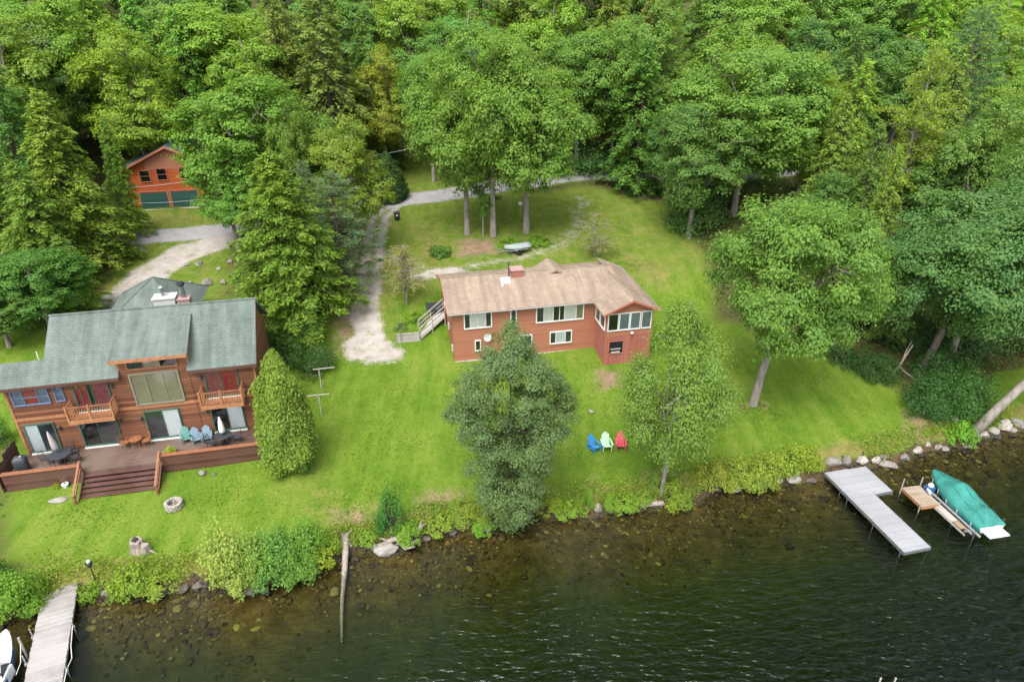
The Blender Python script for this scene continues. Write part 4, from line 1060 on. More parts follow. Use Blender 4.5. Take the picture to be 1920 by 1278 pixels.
def parasol(name, label, u, v, cloth, h, tilt=0):
    p = thing(name, label, 'parasol', lhw(u, v, 2.2), LHA)
    b = MB(); b.tube([(0,0,.0),(tilt*h,0,h)], .022, 8); b.build('pole', 'charcoal', p)
    b = MB(); n = 16; prof = [(.19,h*.42),(.235,h*.46),(.215,h*.6),(.15,h*.8),(.05,h*.97),(.01,h)]
    vs = []; fs = []
    for r_, z_ in prof:
        for k in range(n):
            an = 2*PI*k/n; q = r_*(1+.22*math.cos(an*8/1)*(1 if k % 2 else -.6)); vs.append((tilt*z_+q*math.cos(an), q*math.sin(an), z_+(.06 if k % 2 and z_ < h*.45 else 0)))
    for i in range(len(prof)-1):
        for k in range(n): fs.append((i*n+k, i*n+(k+1) % n, (i+1)*n+(k+1) % n, (i+1)*n+k))
    b.add(vs, fs); b.build('folded_canopy', cloth, p, smooth=True)
    b = MB(); b.lathe([(.26,0),(.26,.05),(.06,.09),(.05,.25)], 16); b.build('foot', 'black', p)
parasol('parasol', 'closed white parasol standing at the round black table on the right of the deck', 11.6, -1.45, 'white_cloth', 2.1)
parasol('parasol', 'closed grey parasol leaning at the black table on the left of the deck', 2.1, -1.3, 'grey_cloth', 2.35, -.09)
def table(label, u, v, r, h, mat):
    t = thing('patio_table', label, 'table', lhw(u, v, 2.2), LHA)
    b = MB(); b.lathe([(r,h-.03),(r+.01,h-.015),(r,h)], 24); b.build('tabletop', mat, t)
    for k in range(4):
        an = PI/4+k*PI/2; b = MB(); b.tube([(.75*r*math.cos(an),.75*r*math.sin(an),0),(.7*r*math.cos(an),.7*r*math.sin(an),h-.03)], .022, 6); b.build('leg', mat, t)
table('round black patio table with white parasol, right side of the deck', 11.6, -1.45, .52, .7, 'charcoal')
table('round dark patio table under the grey parasol, left side of the deck', 2.15, -1.4, .6, .7, 'charcoal')
table('small rusty metal table against the wall beside the middle sliding door', 6.2, -.55, .38, .6, 'rust')
def patio_chair(label, u, v, rz, mat, grp):
    c = thing('patio_chair', label, 'chair', lhw(u, v, 2.2), LHA+rz, grp)
    b = MB(); b.box(-.23,.23,-.23,.23,.40,.44); b.build('seat', mat, c)
    b = MB(); b.tube([(-.23,.23,.44),(-.22,.31,.9),(.22,.31,.9),(.23,.23,.44)], .018, 6)
    for i in range(5): b.tube([(-.16+i*.08,.24,.44),(-.16+i*.08,.31,.9)], .01, 5)
    b.build('backrest', mat, c)
    for x in (-.21,.21):
        for y in (-.21,.21): b = MB(); b.tube([(x,y,0),(x,y,.4)], .016, 6); b.build('leg', mat, c)
        b = MB(); b.tube([(x*1.1,-.2,.4),(x*1.1,-.2,.64),(x*1.1,.26,.66)], .016, 6); b.build('armrest', mat, c)
PG = 'metal patio chairs on the deck'
patio_chair('dark patio chair left of the table under the grey parasol', 1.35, -1.35, R_(80), 'charcoal', PG)
patio_chair('dark patio chair behind the table under the grey parasol', 2.4, -.62, R_(0), 'charcoal', PG)
patio_chair('dark patio chair right of the table under the grey parasol', 2.95, -1.5, R_(-80), 'charcoal', PG)
patio_chair('black patio chair left of the table with the white parasol', 10.9, -1.7, R_(75), 'charcoal', PG)
patio_chair('black patio chair right of the table with the white parasol', 12.4, -1.45, R_(-80), 'charcoal', PG)
patio_chair('rusty patio chair left of the small rusty table by the wall', 5.55, -.6, R_(60), 'rust', PG)
patio_chair('rusty patio chair right of the small rusty table by the wall', 6.78, -.62, R_(-60), 'rust', PG)
g = thing('covered_grill', 'dark covered barbecue grill in the left corner of the deck', 'grill', lhw(.12,-1.75,2.2), LHA+R_(8))
b = MB(); vs = []; fs = []; prof = [(.0,.36,.30),(.35,.37,.31),(.75,.38,.31),(.9,.36,.29),(1.02,.27,.22),(1.08,.12,.1)]
for z_, a, c in prof:
    for k in range(20):
        an = 2*PI*k/20; e_ = .55; cx = math.copysign(abs(math.cos(an))**e_, math.cos(an)); sy = math.copysign(abs(math.sin(an))**e_, math.sin(an))
        vs.append((a*cx*(1+.03*math.sin(k*2.3+z_*9)), c*sy*(1+.03*math.cos(k*3.1)), z_))
for i in range(len(prof)-1):
    for k in range(20): fs.append((i*20+k, i*20+(k+1) % 20, (i+1)*20+(k+1) % 20, (i+1)*20+k))
fs.append(tuple(range(100, 120))); b.add(vs, fs); b.build('grill_cover', 'charcoal', g, smooth=True)
b = MB()
for x in (-.28,.28):
    for y in (-.2,.2): b.tube([(x,y-.03,.05),(x,y+.03,.05)], .06, 10)
b.build('wheels', 'black', g)
b = MB(); b.lathe([(.02,1.06),(.05,1.08),(.05,1.11),(.01,1.13)], 10, (.12,-.08)); b.build('knob', 'white_trim', g)
# lamp post by the left dock
x, y, zz = gp(181, 1092)
lp = thing('lamp_post', 'short black garden lamp with a white globe near the left dock', 'lamp', (x, y, zz))
b = MB(); b.tube([(0,0,-.1),(0,0,1.25)], .03, 8); b.build('pole', 'black', lp)
b = MB(); b.lathe([(.05,1.2),(.13,1.25),(.15,1.4),(.04,1.47)], 14); b.lathe([(.17,1.4),(.12,1.46),(.02,1.5)], 14); b.build('lantern', 'black', lp)
b = MB(); b.lathe([(.03,1.47),(.09,1.51),(.1,1.57),(.07,1.63),(.01,1.65)], 12, (.03,-.03)); b.build('globe', 'boat_white', lp, smooth=True)
# fire pit
x, y, zz = gp(327, 950)
fp = thing('fire_pit', 'grey stone ring fire pit on the lawn in front of the cedar house', 'fire pit', (x, y, zz)); fp.scale = (.88, .88, .88)
b = MB(); rr = random.Random(5)
for lay in range(3):
    for k in range(11):
        an = 2*PI*(k+.5*lay)/11; cx, cy = .46*math.cos(an), .46*math.sin(an); ca, sa_ = math.cos(an), math.sin(an); h0 = lay*.15; rj = rr.uniform(-.02,.02)
        pts = []
        for dz in (0, .142):
            for dr, dt in ((-.1,-.125),(.1,-.135),(.1,.135),(-.1,.125)):
                pts.append((cx+ca*(dr+rj)-sa_*dt, cy+sa_*(dr+rj)+ca*dt, h0+dz))
        b.add(pts, [(0,3,2,1),(4,5,6,7),(0,1,5,4),(1,2,6,5),(2,3,7,6),(3,0,4,7)])
b.build('stone_ring', 'pale_stone', fp, .015)
b = MB(); b.lathe([(.36,.0),(.36,.1),(.2,.14),(.02,.16)], 14); b.build('ash_bed', 'ash', fp)
b = MB(); b.tube([(-.2,-.1,.2),(.22,.12,.3)], .05, 7); b.tube([(.15,-.2,.2),(-.1,.22,.33)], .045, 7); b.build('firewood', 'driftwood', fp)
# log pile / stump
x, y, zz = gp(263, 1030)
sp = thing('tree_stump', 'split brown tree stump with a chunk leaning on it near the left shore', 'stump', (x, y, zz))
b = MB(); b.lathe([(.50,-.1),(.42,.08),(.34,.3),(.33,.62),(.30,.66)], 18, (-.12,.05), lambda a: 1+.13*math.sin(a*5)+.08*math.sin(a*9+1)); b.build('trunk_base', 'driftwood', sp)
b = MB(); b.lathe([(.28,-.05),(.25,.2),(.2,.48)], 12, (.38,-.12), lambda a: 1+.2*math.sin(a*3)); b.tube([(.5,-.1,.1),(.95,-.25,.03)], [.08,.04], 7); b.build('root', 'driftwood', sp)
b = MB(); b.lathe([(.16,.66),(.15,.74),(.05,.76)], 12, (-.14,.04), lambda a: 1+.2*math.sin(a*4)); b.build('hollow_top', 'ash', sp)
# flower pot, planter
x, y, zz = gp(124, 913)
pt = thing('flower_pot', 'white flower pot with dead twigs on the grass below the deck', 'plant pot', (x, y, zz))
b = MB(); b.lathe([(.13,0),(.19,.22),(.21,.24),(.2,.27),(.16,.25)], 16); b.build('pot', 'boat_white', pt)
b = MB()
for k in range(9): an = k*2.4; b.tube([(0,0,.2),(.08*math.cos(an),.08*math.sin(an),.5),(.22*math.cos(an),.2*math.sin(an),.75+.03*k)], [.012,.008,.004], 5)
b.build('twigs', 'driftwood', pt)
pl = thing('planter_box', 'planter box of yellow green leaves at the top of the deck stairs', 'planter', lhw(8.5,-2.05,2.2), LHA)
b = MB(); b.box(-.4,.4,-.17,.17,0,.3); b.build('box', 'deck_rail', pl)
# trash can
x, y, zz = gp(745, 413)
tc = thing('trash_can', 'black lidded trash can at the corner of lane and gravel drive', 'trash can', (x, y, zz), R_(10))
b = MB(); b.lathe([(.24,0),(.3,.75),(.32,.8)], 18); b.build('bin', 'black', tc)
b = MB(); b.lathe([(.34,.8),(.34,.86),(.2,.95),(.03,.97)], 18); b.box(-.1,.1,-.36,-.3,.84,.9); b.build('lid', 'charcoal', tc)
b = MB(); b.box(-.1,.1,-.325,-.3,.55,.7); b.build('sticker', 'white_trim', tc)
# rowboat on a trailer behind the red house
x, y, zz = gp(962, 475)
rb = thing('boat_trailer', 'small silver utility trailer frame parked on the grass behind the red house', 'trailer', (x, y, zz), R_(22))
b = MB()
b.beam((-1.7,0,.42), (-.6,-.45,.5), .08); b.beam((-1.7,0,.42), (-.6,.45,.5), .08)
b.beam((-.7,-.55,.5), (1.3,-.55,.5), .1); b.beam((-.7,.55,.5), (1.3,.55,.5), .1)
for xx in (-.6,.3,1.25): b.beam((xx,-.5,.5), (xx,.5,.5), .07)
b.build('frame', 'alu', rb)
for s_ in (-1, 1):
    b = MB(); b.tube([(.35,s_*.66,.26),(.35,s_*.82,.26)], .26, 18); wl = b.build('wheel', 'black', rb)
    b = MB(); b.add([(.0,s_*.62,.45),(.15,s_*.62,.6),(.55,s_*.62,.6),(.72,s_*.62,.45),(.0,s_*.86,.45),(.15,s_*.86,.6),(.55,s_*.86,.6),(.72,s_*.86,.45)], [(0,1,5,4),(1,2,6,5),(2,3,7,6)]); b.build('fender', 'alu', rb)
hb = MB(); secs = []
for t in [0,.06,.15,.3,.5,.7,.85,1.0]:
    w_ = .58*min(1, math.sin(min(1,t*2+.02)*PI/2))*(1-.2*max(0,t-.6)); secs.append([(-.9+t*2.6,-w_,.62),(-.9+t*2.6,-w_*.9,.8),(-.9+t*2.6,-w_*.4,.92),(-.9+t*2.6,0,.95),(-.9+t*2.6,w_*.4,.92),(-.9+t*2.6,w_*.9,.8),(-.9+t*2.6,w_,.62)])
rbo = thing('upturned_rowboat', 'grey green upturned rowboat lying on the silver trailer', 'boat', (x, y, zz), R_(22))
M['rowboat'] = simple('rowboat_paint', (.30,.35,.33), .5)
loft(hb, secs); hb.f.append(tuple(range(len(hb.v)-7, len(hb.v)))); hb.build('hull', 'rowboat', rbo, smooth=True)
hb = MB(); hb.beam((-.8,0,.95), (1.65,0,.98), .05, .06); hb.build('keel', 'alu', rbo)
# clothes line frames
for px, py, sx, lb in ((603,728,.35,'white T shaped clothesline post, the farther of two by the hemlock'),(603,778,-.05,'white T shaped clothesline post, the nearer of two beside the clipped cedar')):
    x, y, zz = gp(px, py)
    cl = thing('clothesline_post', lb, 'post', (x, y, zz), R_(12), 'clothesline posts')
    b = MB(); b.box(-.035,.035,-.035,.035,-.1,1.62); b.build('post', 'grey_post', cl)
    b = MB(); b.box(-.75+sx,.75+sx,-.035,.035,1.621,1.68); b.build('crossbar', 'grey_post', cl)
x, y, zz = gp(978, 404)
mb_ = thing('birdhouse', 'small white birdhouse fixed beside the rightmost oak trunk', 'birdhouse', (x-.15, y-.1, zz+1.2))
b = MB(); b.box(-.2,.2,-.12,.12,0,.22); b.build('box', 'white_trim', mb_)
b = MB(); b.prism([(-.25,.22),(0,.36),(.25,.22)], -.16, .16, 'y'); b.build('roof', 'white_trim', mb_)
b = MB(); b.tube([(0,0,-1.4),(0,0,0)], .03, 6); b.build('pole', 'grey_post', mb_)
# overhead cables
def cable(p0, p1, z0, z1, Y0, Y1, label, sag=.4):
    def at(px, py, Y):
        d = ray(px, py); k = Y/d[1]; return Vector((d[0]*k, Y, CAMH+d[2]*k))
    A = at(*p0, Y0); B = at(*p1, Y1); b = MB()
    b.tube([tuple(A.lerp(B, i/12)-Vector((0,0,sag*4*(i/12)*(1-i/12)))) for i in range(13)], .025, 5)
    tag(b.build('overhead_cable', 'wire'), label, 'cable')
cable((180,352),(420,326),0,0,63,66,'upper overhead cable crossing in front of the red garage')
cable((180,378),(430,366),0,0,63,66,'lower overhead cable crossing in front of the green garage doors')
cable((640,292),(790,272),0,0,76,78,'thin overhead cable between the trees above the lane')
# fallen log into the water, driftwood
x, y, zz = gp(648, 1012); x2, y2 = atz(640, 1205, -1.4)
lg = thing('fallen_log', 'weathered log slanting from the bank down under the water', 'log', (x, y, 0))
b = MB(); A = Vector((0,0,zz+.22)); Bp = Vector((x2-x, y2-y, -1.2))
pts = [Vector((A.x+(Bp.x-A.x)*t+.05*math.sin(t*7), A.y+(Bp.y-A.y)*t, float(np.interp(t, [0,.12,.3,.42,.7,1], [A.z,.45,.12,-.22,-.75,-1.35])))) for t in (0,.06,.15,.3,.45,.6,.8,1)]
b.tube([tuple(p) for p in pts], [.24,.21,.18,.16,.13,.11,.09,.06], 10); b.build('trunk', 'driftwood', lg, smooth=True)
b = MB(); b.tube([(0,0,zz+.2),(-.45,.4,zz+.35)], [.13,.04], 7); b.tube([(0,.1,zz+.2),(.3,.5,zz+.3)], [.13,.05], 7); b.tube([(.05,0,zz+.15),(.4,-.35,zz-.15)], [.12,.05], 7); b.build('roots', 'driftwood', lg)
x, y, zz = gp(755, 1018)
dw = thing('driftwood', 'tangled pale driftwood roots at the waterline beside the dark bush', 'driftwood', (x, y, max(zz,0)))
b = MB()
for pts, rd in (([(-.9,-.1,.2),(-.2,.1,.35),(.7,.45,.45),(1.2,.8,.7)], [.14,.17,.14,.06]), ([(-.3,-.15,.2),(.3,-.2,.12),(.9,.05,.2)], [.13,.1,.06]), ([(-.2,0,.2),(.2,-.45,.05),(.75,-.35,.1)], [.12,.1,.05]), ([(.9,.5,.4),(1.0,.75,.9)], [.08,.04]), ([(-.8,0,.2),(-1.3,.1,.3)], [.1,.04])): b.tube(pts, rd, 8)
b.build('roots', 'driftwood', dw, smooth=True)
x, y, zz = gp(1222, 947); lg = thing('shore_log', 'short pale log lying on the bank left of the round bush', 'log', (x, y, zz+.1), R_(8))
b = MB(); b.tube([(-.75,0,.02),(0,.03,.05),(.72,0,.0)], [.17,.19,.15], 10); b.build('trunk', 'driftwood', lg)
b = MB(); b.tube([(-.3,.1,.1),(-.45,.35,.25)], [.06,.03], 6); b.build('branch_stub', 'driftwood', lg)
for px, py, lb, ln, rz in ((1715,706,'bare pale forked dead branch leaning at the dark shrubs','',0),):
    x, y, zz = gp(1665, 712)
    fb_ = thing('dead_branch', lb, 'branch', (x, y, zz))
    b = MB(); b.tube([(0,0,0),(.7,.3,1.0),(1.6,.8,2.6)], [.09,.08,.05], 7); b.build('main_limb', 'driftwood', fb_)
    b = MB(); b.tube([(.75,.35,1.05),(1.1,.1,.7),(1.9,-.2,.2)], [.06,.05,.04], 6); b.tube([(.9,.4,1.3),(1.0,.45,2.3),(1.3,.6,3.0)], [.05,.04,.02], 6); b.build('side_limb', 'driftwood', fb_)
# ------------------------------------------------------------------ foliage
def nrm(a): return a/np.maximum(np.linalg.norm(a, axis=-1, keepdims=True), 1e-9)
def leaf_quads(C, N, L, W, rs, T=None):
    """rhombic leaf faces at C facing N; T = preferred long direction"""
    n = len(C)
    if T is None: T = rs.normal(size=(n, 3))
    T = T-(T*N).sum(1, keepdims=True)*N; T = nrm(T); B = np.cross(N, T)
    L = np.broadcast_to(L, (n,))[:, None]; W = np.broadcast_to(W, (n,))[:, None]
    v = np.stack([C-T*L*.5, C+B*W*.5-T*L*.05, C+T*L*.5, C-B*W*.5-T*L*.05], 1).reshape(-1, 3)
    return v
def foliage(name, V, mat):
    q = np.arange(len(V)).reshape(-1, 4)
    return npmesh(name, V, q, mat)
def fib(n, rs, jit=.35):
    i = np.arange(n)+.5; ph = np.arccos(1-2*i/n); th = PI*(1+5**.5)*i
    d = np.stack([np.cos(th)*np.sin(ph), np.sin(th)*np.sin(ph), np.cos(ph)], 1)+rs.normal(size=(n, 3))*jit
    return nrm(d)
def woodmesh(name, tubes, mat):
    b = MB()
    for pts, rad, n in tubes: b.tube(pts, rad, n, cap=False)
    me = bpy.data.meshes.new(name); me.from_pydata(b.v, [], b.f); me.update(); me.materials.append(M[mat])
    me.polygons.foreach_set('use_smooth', [True]*len(me.polygons))
    return me
def bend(p, q, rs, k=.12, n=5):
    p = np.array(p, float); q = np.array(q, float); L = np.linalg.norm(q-p)
    o = rs.normal(size=3)*L*k; o2 = rs.normal(size=3)*L*k*.4
    return [tuple(p+(q-p)*t+o*math.sin(PI*t)+o2*math.sin(2*PI*t)) for t in np.linspace(0, 1, n)]

def broad(seed, H=18., R=6.5, zb=3.0, nl=15, nc=22, nv=62, leaf=.40, fl=.72, lop=0.0, mat='leaf', bk='bark', tr=.34, flat=1.0, lean=(0, 0), lobe=.48, clump=.15, topw=1.0, show=1.0, nup=.55, lobes=None):
    rs = np.random.RandomState(seed)
    zm, hz = (zb+H)/2, (H-zb)/2
    d = fib(nl, rs); d[:, 2] = d[:, 2]*.95+.05
    r = rs.uniform(.50, .72, nl)
    C = d*r[:, None]*np.array([R, R, hz]); 
    wz = 1+(topw-1)*(C[:, 2:3]/hz)
    C[:, :2] *= np.clip(wz, .3, 1.7)
    C[:, 2] += zm
    C = np.vstack([C, [[0, 0, zm+hz*.15]]]); d = np.vstack([d, [[0, 0, 1]]])
    lr = np.append(rs.uniform(.78, 1.15, nl), 1.0)*lobe
    if lobes:
        H_ref = H
        C = np.array([l[:3] for l in lobes], float); lr = np.array([l[3] for l in lobes])/R; nl = len(C); d = nrm(C-np.array([0, 0, zm]))
    V = []; cent = []
    for i in range(len(C)):
        m = nc if not lobes else int(nc*(lobes[i][3]/1.8)**2)
        e = nrm(rs.normal(size=(m*3, 3))+d[i]*.5+np.array([0, 0, .25]))
        e = e[:m]
        rad = np.array([R, R, min(hz, R)*.92 if not lobes else R*1.05])*lr[i]
        P = C[i]+e*rad*rs.uniform(.72, 1.04, (m, 1))
        P[:, 2] = np.maximum(P[:, 2], zb*.7+.2)
        cent.append(P)
        k = rs.poisson(nv*2.2*rs.uniform(.35, 1.5, m), m)
        idx = np.repeat(np.arange(m), k); n = len(idx)
        cr = (R*clump*rs.uniform(.7, 1.25, m))[idx][:, None]
        o = rs.normal(size=(n, 3)); o = nrm(o)*rs.uniform(.1, 1.0, (n, 1))**.6*np.where(rs.uniform(size=(n, 1)) < .14, 1.55, 1.0)
        Q = P[idx]+o*cr*np.array([1.1, 1.1, .62])+e[idx]*cr*rs.uniform(-.5, .5, (n, 1))
        N = nrm(e[idx]*.45+o*.55+np.array([0, 0, nup])+rs.normal(size=(n, 3))*.20)
        l = leaf*.70*rs.uniform(.55, 1.35, n)
        V.append(leaf_quads(Q, N, l, l*.62, rs))
    V = np.vstack(V)
    V[:, 0] += lean[0]*V[:, 2]/H; V[:, 1] += lean[1]*V[:, 2]/H
    tubes = []
    lx = lambda p: (p[0]+lean[0]*p[2]/H, p[1]+lean[1]*p[2]/H, p[2])
    zf = zb+(H-zb)*.22
    tp = [(0,0,-.5),(rs.normal()*.05,rs.normal()*.05,zf*.4),(rs.normal()*.12,rs.normal()*.12,zf),(rs.normal()*.3,rs.normal()*.3,zm),(rs.normal()*.4,rs.normal()*.4,H*.9)]
    tubes.append(([lx(p) for p in tp], [tr*1.35,tr*.92,tr*.75,tr*.4,.04], 10))
    for i in range(nl):
        z0 = rs.uniform(zf*.85, zm); st = (0, 0, z0)
        pts = bend(st, C[i], rs); rr = tr*rs.uniform(.3, .45)
        tubes.append(([lx(p) for p in pts], list(np.linspace(rr, rr*.35, len(pts))), 6))
        for j in range(3):
            q = cent[i][rs.randint(len(cent[i]))]
            pts = bend(C[i], q, rs, .1, 4); tubes.append(([lx(p) for p in pts], list(np.linspace(rr*.4, .025, 4)), 5))
    return dict(leaf=foliage('crown', V, mat), wood=woodmesh('trunk', tubes, bk), H=H, W=2*R*1.06)

def conifer(seed, H=18., R=4.2, nb=150, zb=.06, droop=.35, up=.12, spray=.5, dens=1.0, mat='needle', bk='bark_dark', power=.85, tr=.26, irregular=.25, tuft=False, top=.02):
    rs = np.random.RandomState(seed); V = []; tubes = [([(0,0,-.4),(.03,0,H*.5),(0,.02,H)], [tr*1.3,tr*.7,.02], 9)]
    ga = PI*(3-5**.5)
    for i in range(nb):
        f = (i+.5)/nb; zf = zb+(1-zb)*(1-(1-f)**1.0)**.92
        z0 = zf*H; L = R*(1-zf+top)**power*rs.uniform(1-irregular, 1+irregular*.6)
        if L < .15: continue
        an = i*ga+rs.normal()*.35; ca, sa_ = math.cos(an), math.sin(an)
        dr = droop*rs.uniform(.6, 1.3)
        nseg = 6
        pt = [(ca*L*x, sa_*L*x, z0+L*(up*x-dr*x*x)) for x in np.linspace(0, 1, nseg)]
        if L > .8: tubes.append((pt, list(np.linspace(.02+.012*L, .008, nseg)), 4))
        m = max(6, int(L*15*dens))
        x = rs.uniform(.12, 1.0, m)**.75
        side = rs.choice([-1, 1], m); lat = rs.uniform(0, 1, m)*(1.05-x)*L*.42+.03
        ux, uy = ca, sa_; px_, py_ = -sa_, ca
        base = np.stack([ux*L*x, uy*L*x, z0+L*(up*x-dr*x*x)], 1)
        # twigs sweep forwards along the branch
        C = base+np.stack([px_*lat*side+ux*lat*.55, py_*lat*side+uy*lat*.55, -lat*.30-rs.uniform(0, .12, m)], 1)
        if tuft:
            k = 7; idx = np.repeat(np.arange(m), k); n = len(idx)
            T = nrm(np.stack([np.full(n, ux), np.full(n, uy), np.full(n, .55)], 1)+rs.normal(size=(n, 3))*.75)
            N = nrm(np.cross(T, rs.normal(size=(n, 3))))
            l = spray*rs.uniform(.7, 1.2, n); V.append(leaf_quads(C[idx]+T*l[:, None]*.45, N, l, l*.2, rs, T))
        else:
            k = 2; idx = np.repeat(np.arange(m), k); n = len(idx)
            s2 = side[idx]
            T = nrm(np.stack([ux*.8+px_*s2*.6, uy*.8+py_*s2*.6, np.full(n, -.25)], 1)+rs.normal(size=(n, 3))*.3)
            N = nrm(np.stack([ux*.25*np.ones(n), uy*.25*np.ones(n), np.ones(n)], 1)+rs.normal(size=(n, 3))*.38)
            l = spray*rs.uniform(.6, 1.25, n)
            V.append(leaf_quads(C[idx]+rs.normal(size=(n, 3))*.10, N, l, l*.42, rs, T))
    # leader
    n = 40; C = np.stack([rs.normal(size=n)*.06, rs.normal(size=n)*.06, H-rs.uniform(0, 1.2, n)], 1)
    T = nrm(rs.normal(size=(n, 3))*.5+np.array([0, 0, .6])); V.append(leaf_quads(C, nrm(rs.normal(size=(n, 3))), spray*.6, spray*.2, rs, T))
    return dict(leaf=foliage('crown', np.vstack(V), mat), wood=woodmesh('trunk', tubes, bk), H=H, W=2*R*.95)

def clipped(seed, H=6.5, R=1.9, n=22000, leaf=.17, mat='needle', prof=None, lump=.16, bk='bark_dark', trunk=.12, upb=.5, ragged=.06):
    """dense crown carried on a profile of radius against height, down to the ground"""
    rs = np.random.RandomState(seed)
    prof = prof or [(0,.55),(.12,.85),(.3,1.0),(.55,.86),(.8,.5),(.95,.18),(1,.03)]
    zs = np.linspace(0, 1, 200); pr = np.interp(zs, *zip(*prof)); w = pr+.1; cdf = np.cumsum(w)/w.sum()
    z = np.interp(rs.uniform(0, 1, n), cdf, zs); a = rs.uniform(0, 2*PI, n)
    # lumps: low frequency bulges over the surface
    bul = np.zeros(n)
    for k in range(26):
        za, aa, sz = rs.uniform(0, 1), rs.uniform(0, 2*PI), rs.uniform(.07, .16)
        da = np.abs((a-aa+PI) % (2*PI)-PI)*np.interp(za, *zip(*prof))*R/H
        bul = np.maximum(bul, np.exp(-((z-za)**2+da**2)/(sz*.55)**2)*rs.uniform(.5, 1))
    depth = rs.uniform(0, 1, n)**1.8
    rr = np.interp(z, *zip(*prof))*R*(1-lump+lump*1.9*bul)*(1-.38*depth)*(1+ragged*np.abs(rs.normal(size=n)))
    C = np.stack([rr*np.cos(a), rr*np.sin(a), z*H*(1+.03*bul)+.05], 1)
    out = np.stack([np.cos(a), np.sin(a), np.full(n, upb)], 1)
    N = nrm(out+rs.normal(size=(n, 3))*.6); T = np.array([0, 0, 1.])+out*.5+rs.normal(size=(n, 3))*.6
    l = leaf*rs.uniform(.6, 1.35, n)
    tubes = [([(0,0,-.4),(0.02,0,H*.5),(0,0,H*.93)], [trunk*1.3,trunk*.8,.02], 8)]
    for k in range(16):
        zz = rs.uniform(.08, .8); an = rs.uniform(0, 6.28); q = np.interp(zz+.1, *zip(*prof))*R*.75
        tubes.append(([(0,0,zz*H),(q*.5*math.cos(an),q*.5*math.sin(an),zz*H+.25*q),(q*math.cos(an),q*math.sin(an),zz*H+.6*q)], [trunk*.4,trunk*.25,.015], 5))
    return dict(leaf=foliage('crown', leaf_quads(C, N, l, l*.55, rs, T), mat), wood=woodmesh('trunk', tubes, bk), H=H, W=2*R)

def airy(seed, H=12., R=4.0, zb=1.5, nb=80, leaf=.2, per=110, mat='leaf', bk='bark', tr=.2, lean=(0, 0), droop=.2, power=.6, nstem=1, up=.5):
    """see-through crown: long thin boughs with small leaf sprays strung along them"""
    rs = np.random.RandomState(seed); V = []; tubes = []
    for s_ in range(nstem):
        off = np.array([0, 0, 0.]) if nstem == 1 else np.array([math.cos(s_*2.5)*.25, math.sin(s_*2.5)*.25, 0])
        tip = off*R*1.4+np.array([lean[0], lean[1], H])
        ax = lambda z: off+(tip-off)*z/H
        tubes.append(([tuple(ax(-.4)), tuple(ax(H*.45)+rs.normal(size=3)*.12), tuple(tip)], [tr*1.25, tr*.75, .02], 8))
        for i in range(nb//nstem):
            f = rs.uniform(0, 1); z0 = zb+(H-zb)*f
            L = R*(np.sin(PI*min(1, .40+.60*f))**power)*rs.uniform(.55, 1.12)*(1 if nstem == 1 else .75)
            an = rs.uniform(0, 2*PI) if nstem == 1 else s_*2.5+rs.normal()*1.2
            o = ax(z0); ca, sa_ = math.cos(an), math.sin(an); kk = up*rs.uniform(.4, 1.5); dd = droop*rs.uniform(.5, 1.5)
            xs = np.linspace(0, 1, 6); side = rs.normal()*.15
            pt = [tuple(o+np.array([ca*L*x-sa_*L*side*x*x, sa_*L*x+ca*L*side*x*x, L*(kk*x-(dd+kk*.5)*x*x)])) for x in xs]
            tubes.append((pt, list(np.linspace(.018+.012*L, .008, 6)), 4))
            n = int(per*L/R*rs.uniform(.6, 1.3)); x = rs.uniform(.22, 1.03, n)
            base = np.stack([np.interp(x, xs, [p[j] for p in pt]) for j in range(3)], 1)
            C = base+rs.normal(size=(n, 3))*np.array([.28, .28, .2])*(R/4)*(1.1-.4*x)[:, None]
            N = nrm(rs.normal(size=(n, 3))*.6+np.array([0, 0, .7])); l = leaf*rs.uniform(.6, 1.3, n)
            V.append(leaf_quads(C, N, l, l*.55, rs))
    return dict(leaf=foliage('crown', np.vstack(V), mat), wood=woodmesh('trunk', tubes, bk), H=H, W=2*R)

def shrub(seed, H=1.6, R=1.3, nc=34, nv=60, leaf=.13, mat='leaf', up=.5):
    rs = np.random.RandomState(seed); V = []; tubes = []
    e = nrm(rs.normal(size=(nc, 3))+np.array([0, 0, .5])); e[:, 2] = np.abs(e[:, 2])
    P = e*np.array([R, R, H*.92])*rs.uniform(.5, .95, (nc, 1)); P[:, 2] += .05*H
    for i in range(nc):
        n = rs.poisson(nv); o = nrm(rs.normal(size=(n, 3)))*rs.uniform(.2, 1, (n, 1))**.6
        Q = P[i]+o*np.array([R*.28, R*.28, H*.24]); Q[:, 2] = np.abs(Q[:, 2])+.02
        N = nrm(e[i]*.5+o*.5+np.array([0, 0, up])+rs.normal(size=(n, 3))*.4); l = leaf*rs.uniform(.6, 1.4, n)
        V.append(leaf_quads(Q, N, l, l*.55, rs))
        tubes.append(([(e[i, 0]*.08, e[i, 1]*.08, -.1), tuple(P[i]*.5), tuple(P[i])], [.03, .02, .008], 4))
    return dict(leaf=foliage('foliage', np.vstack(V), mat), wood=woodmesh('stems', tubes, 'bark_dark'), H=H*1.02, W=2*R*1.05)

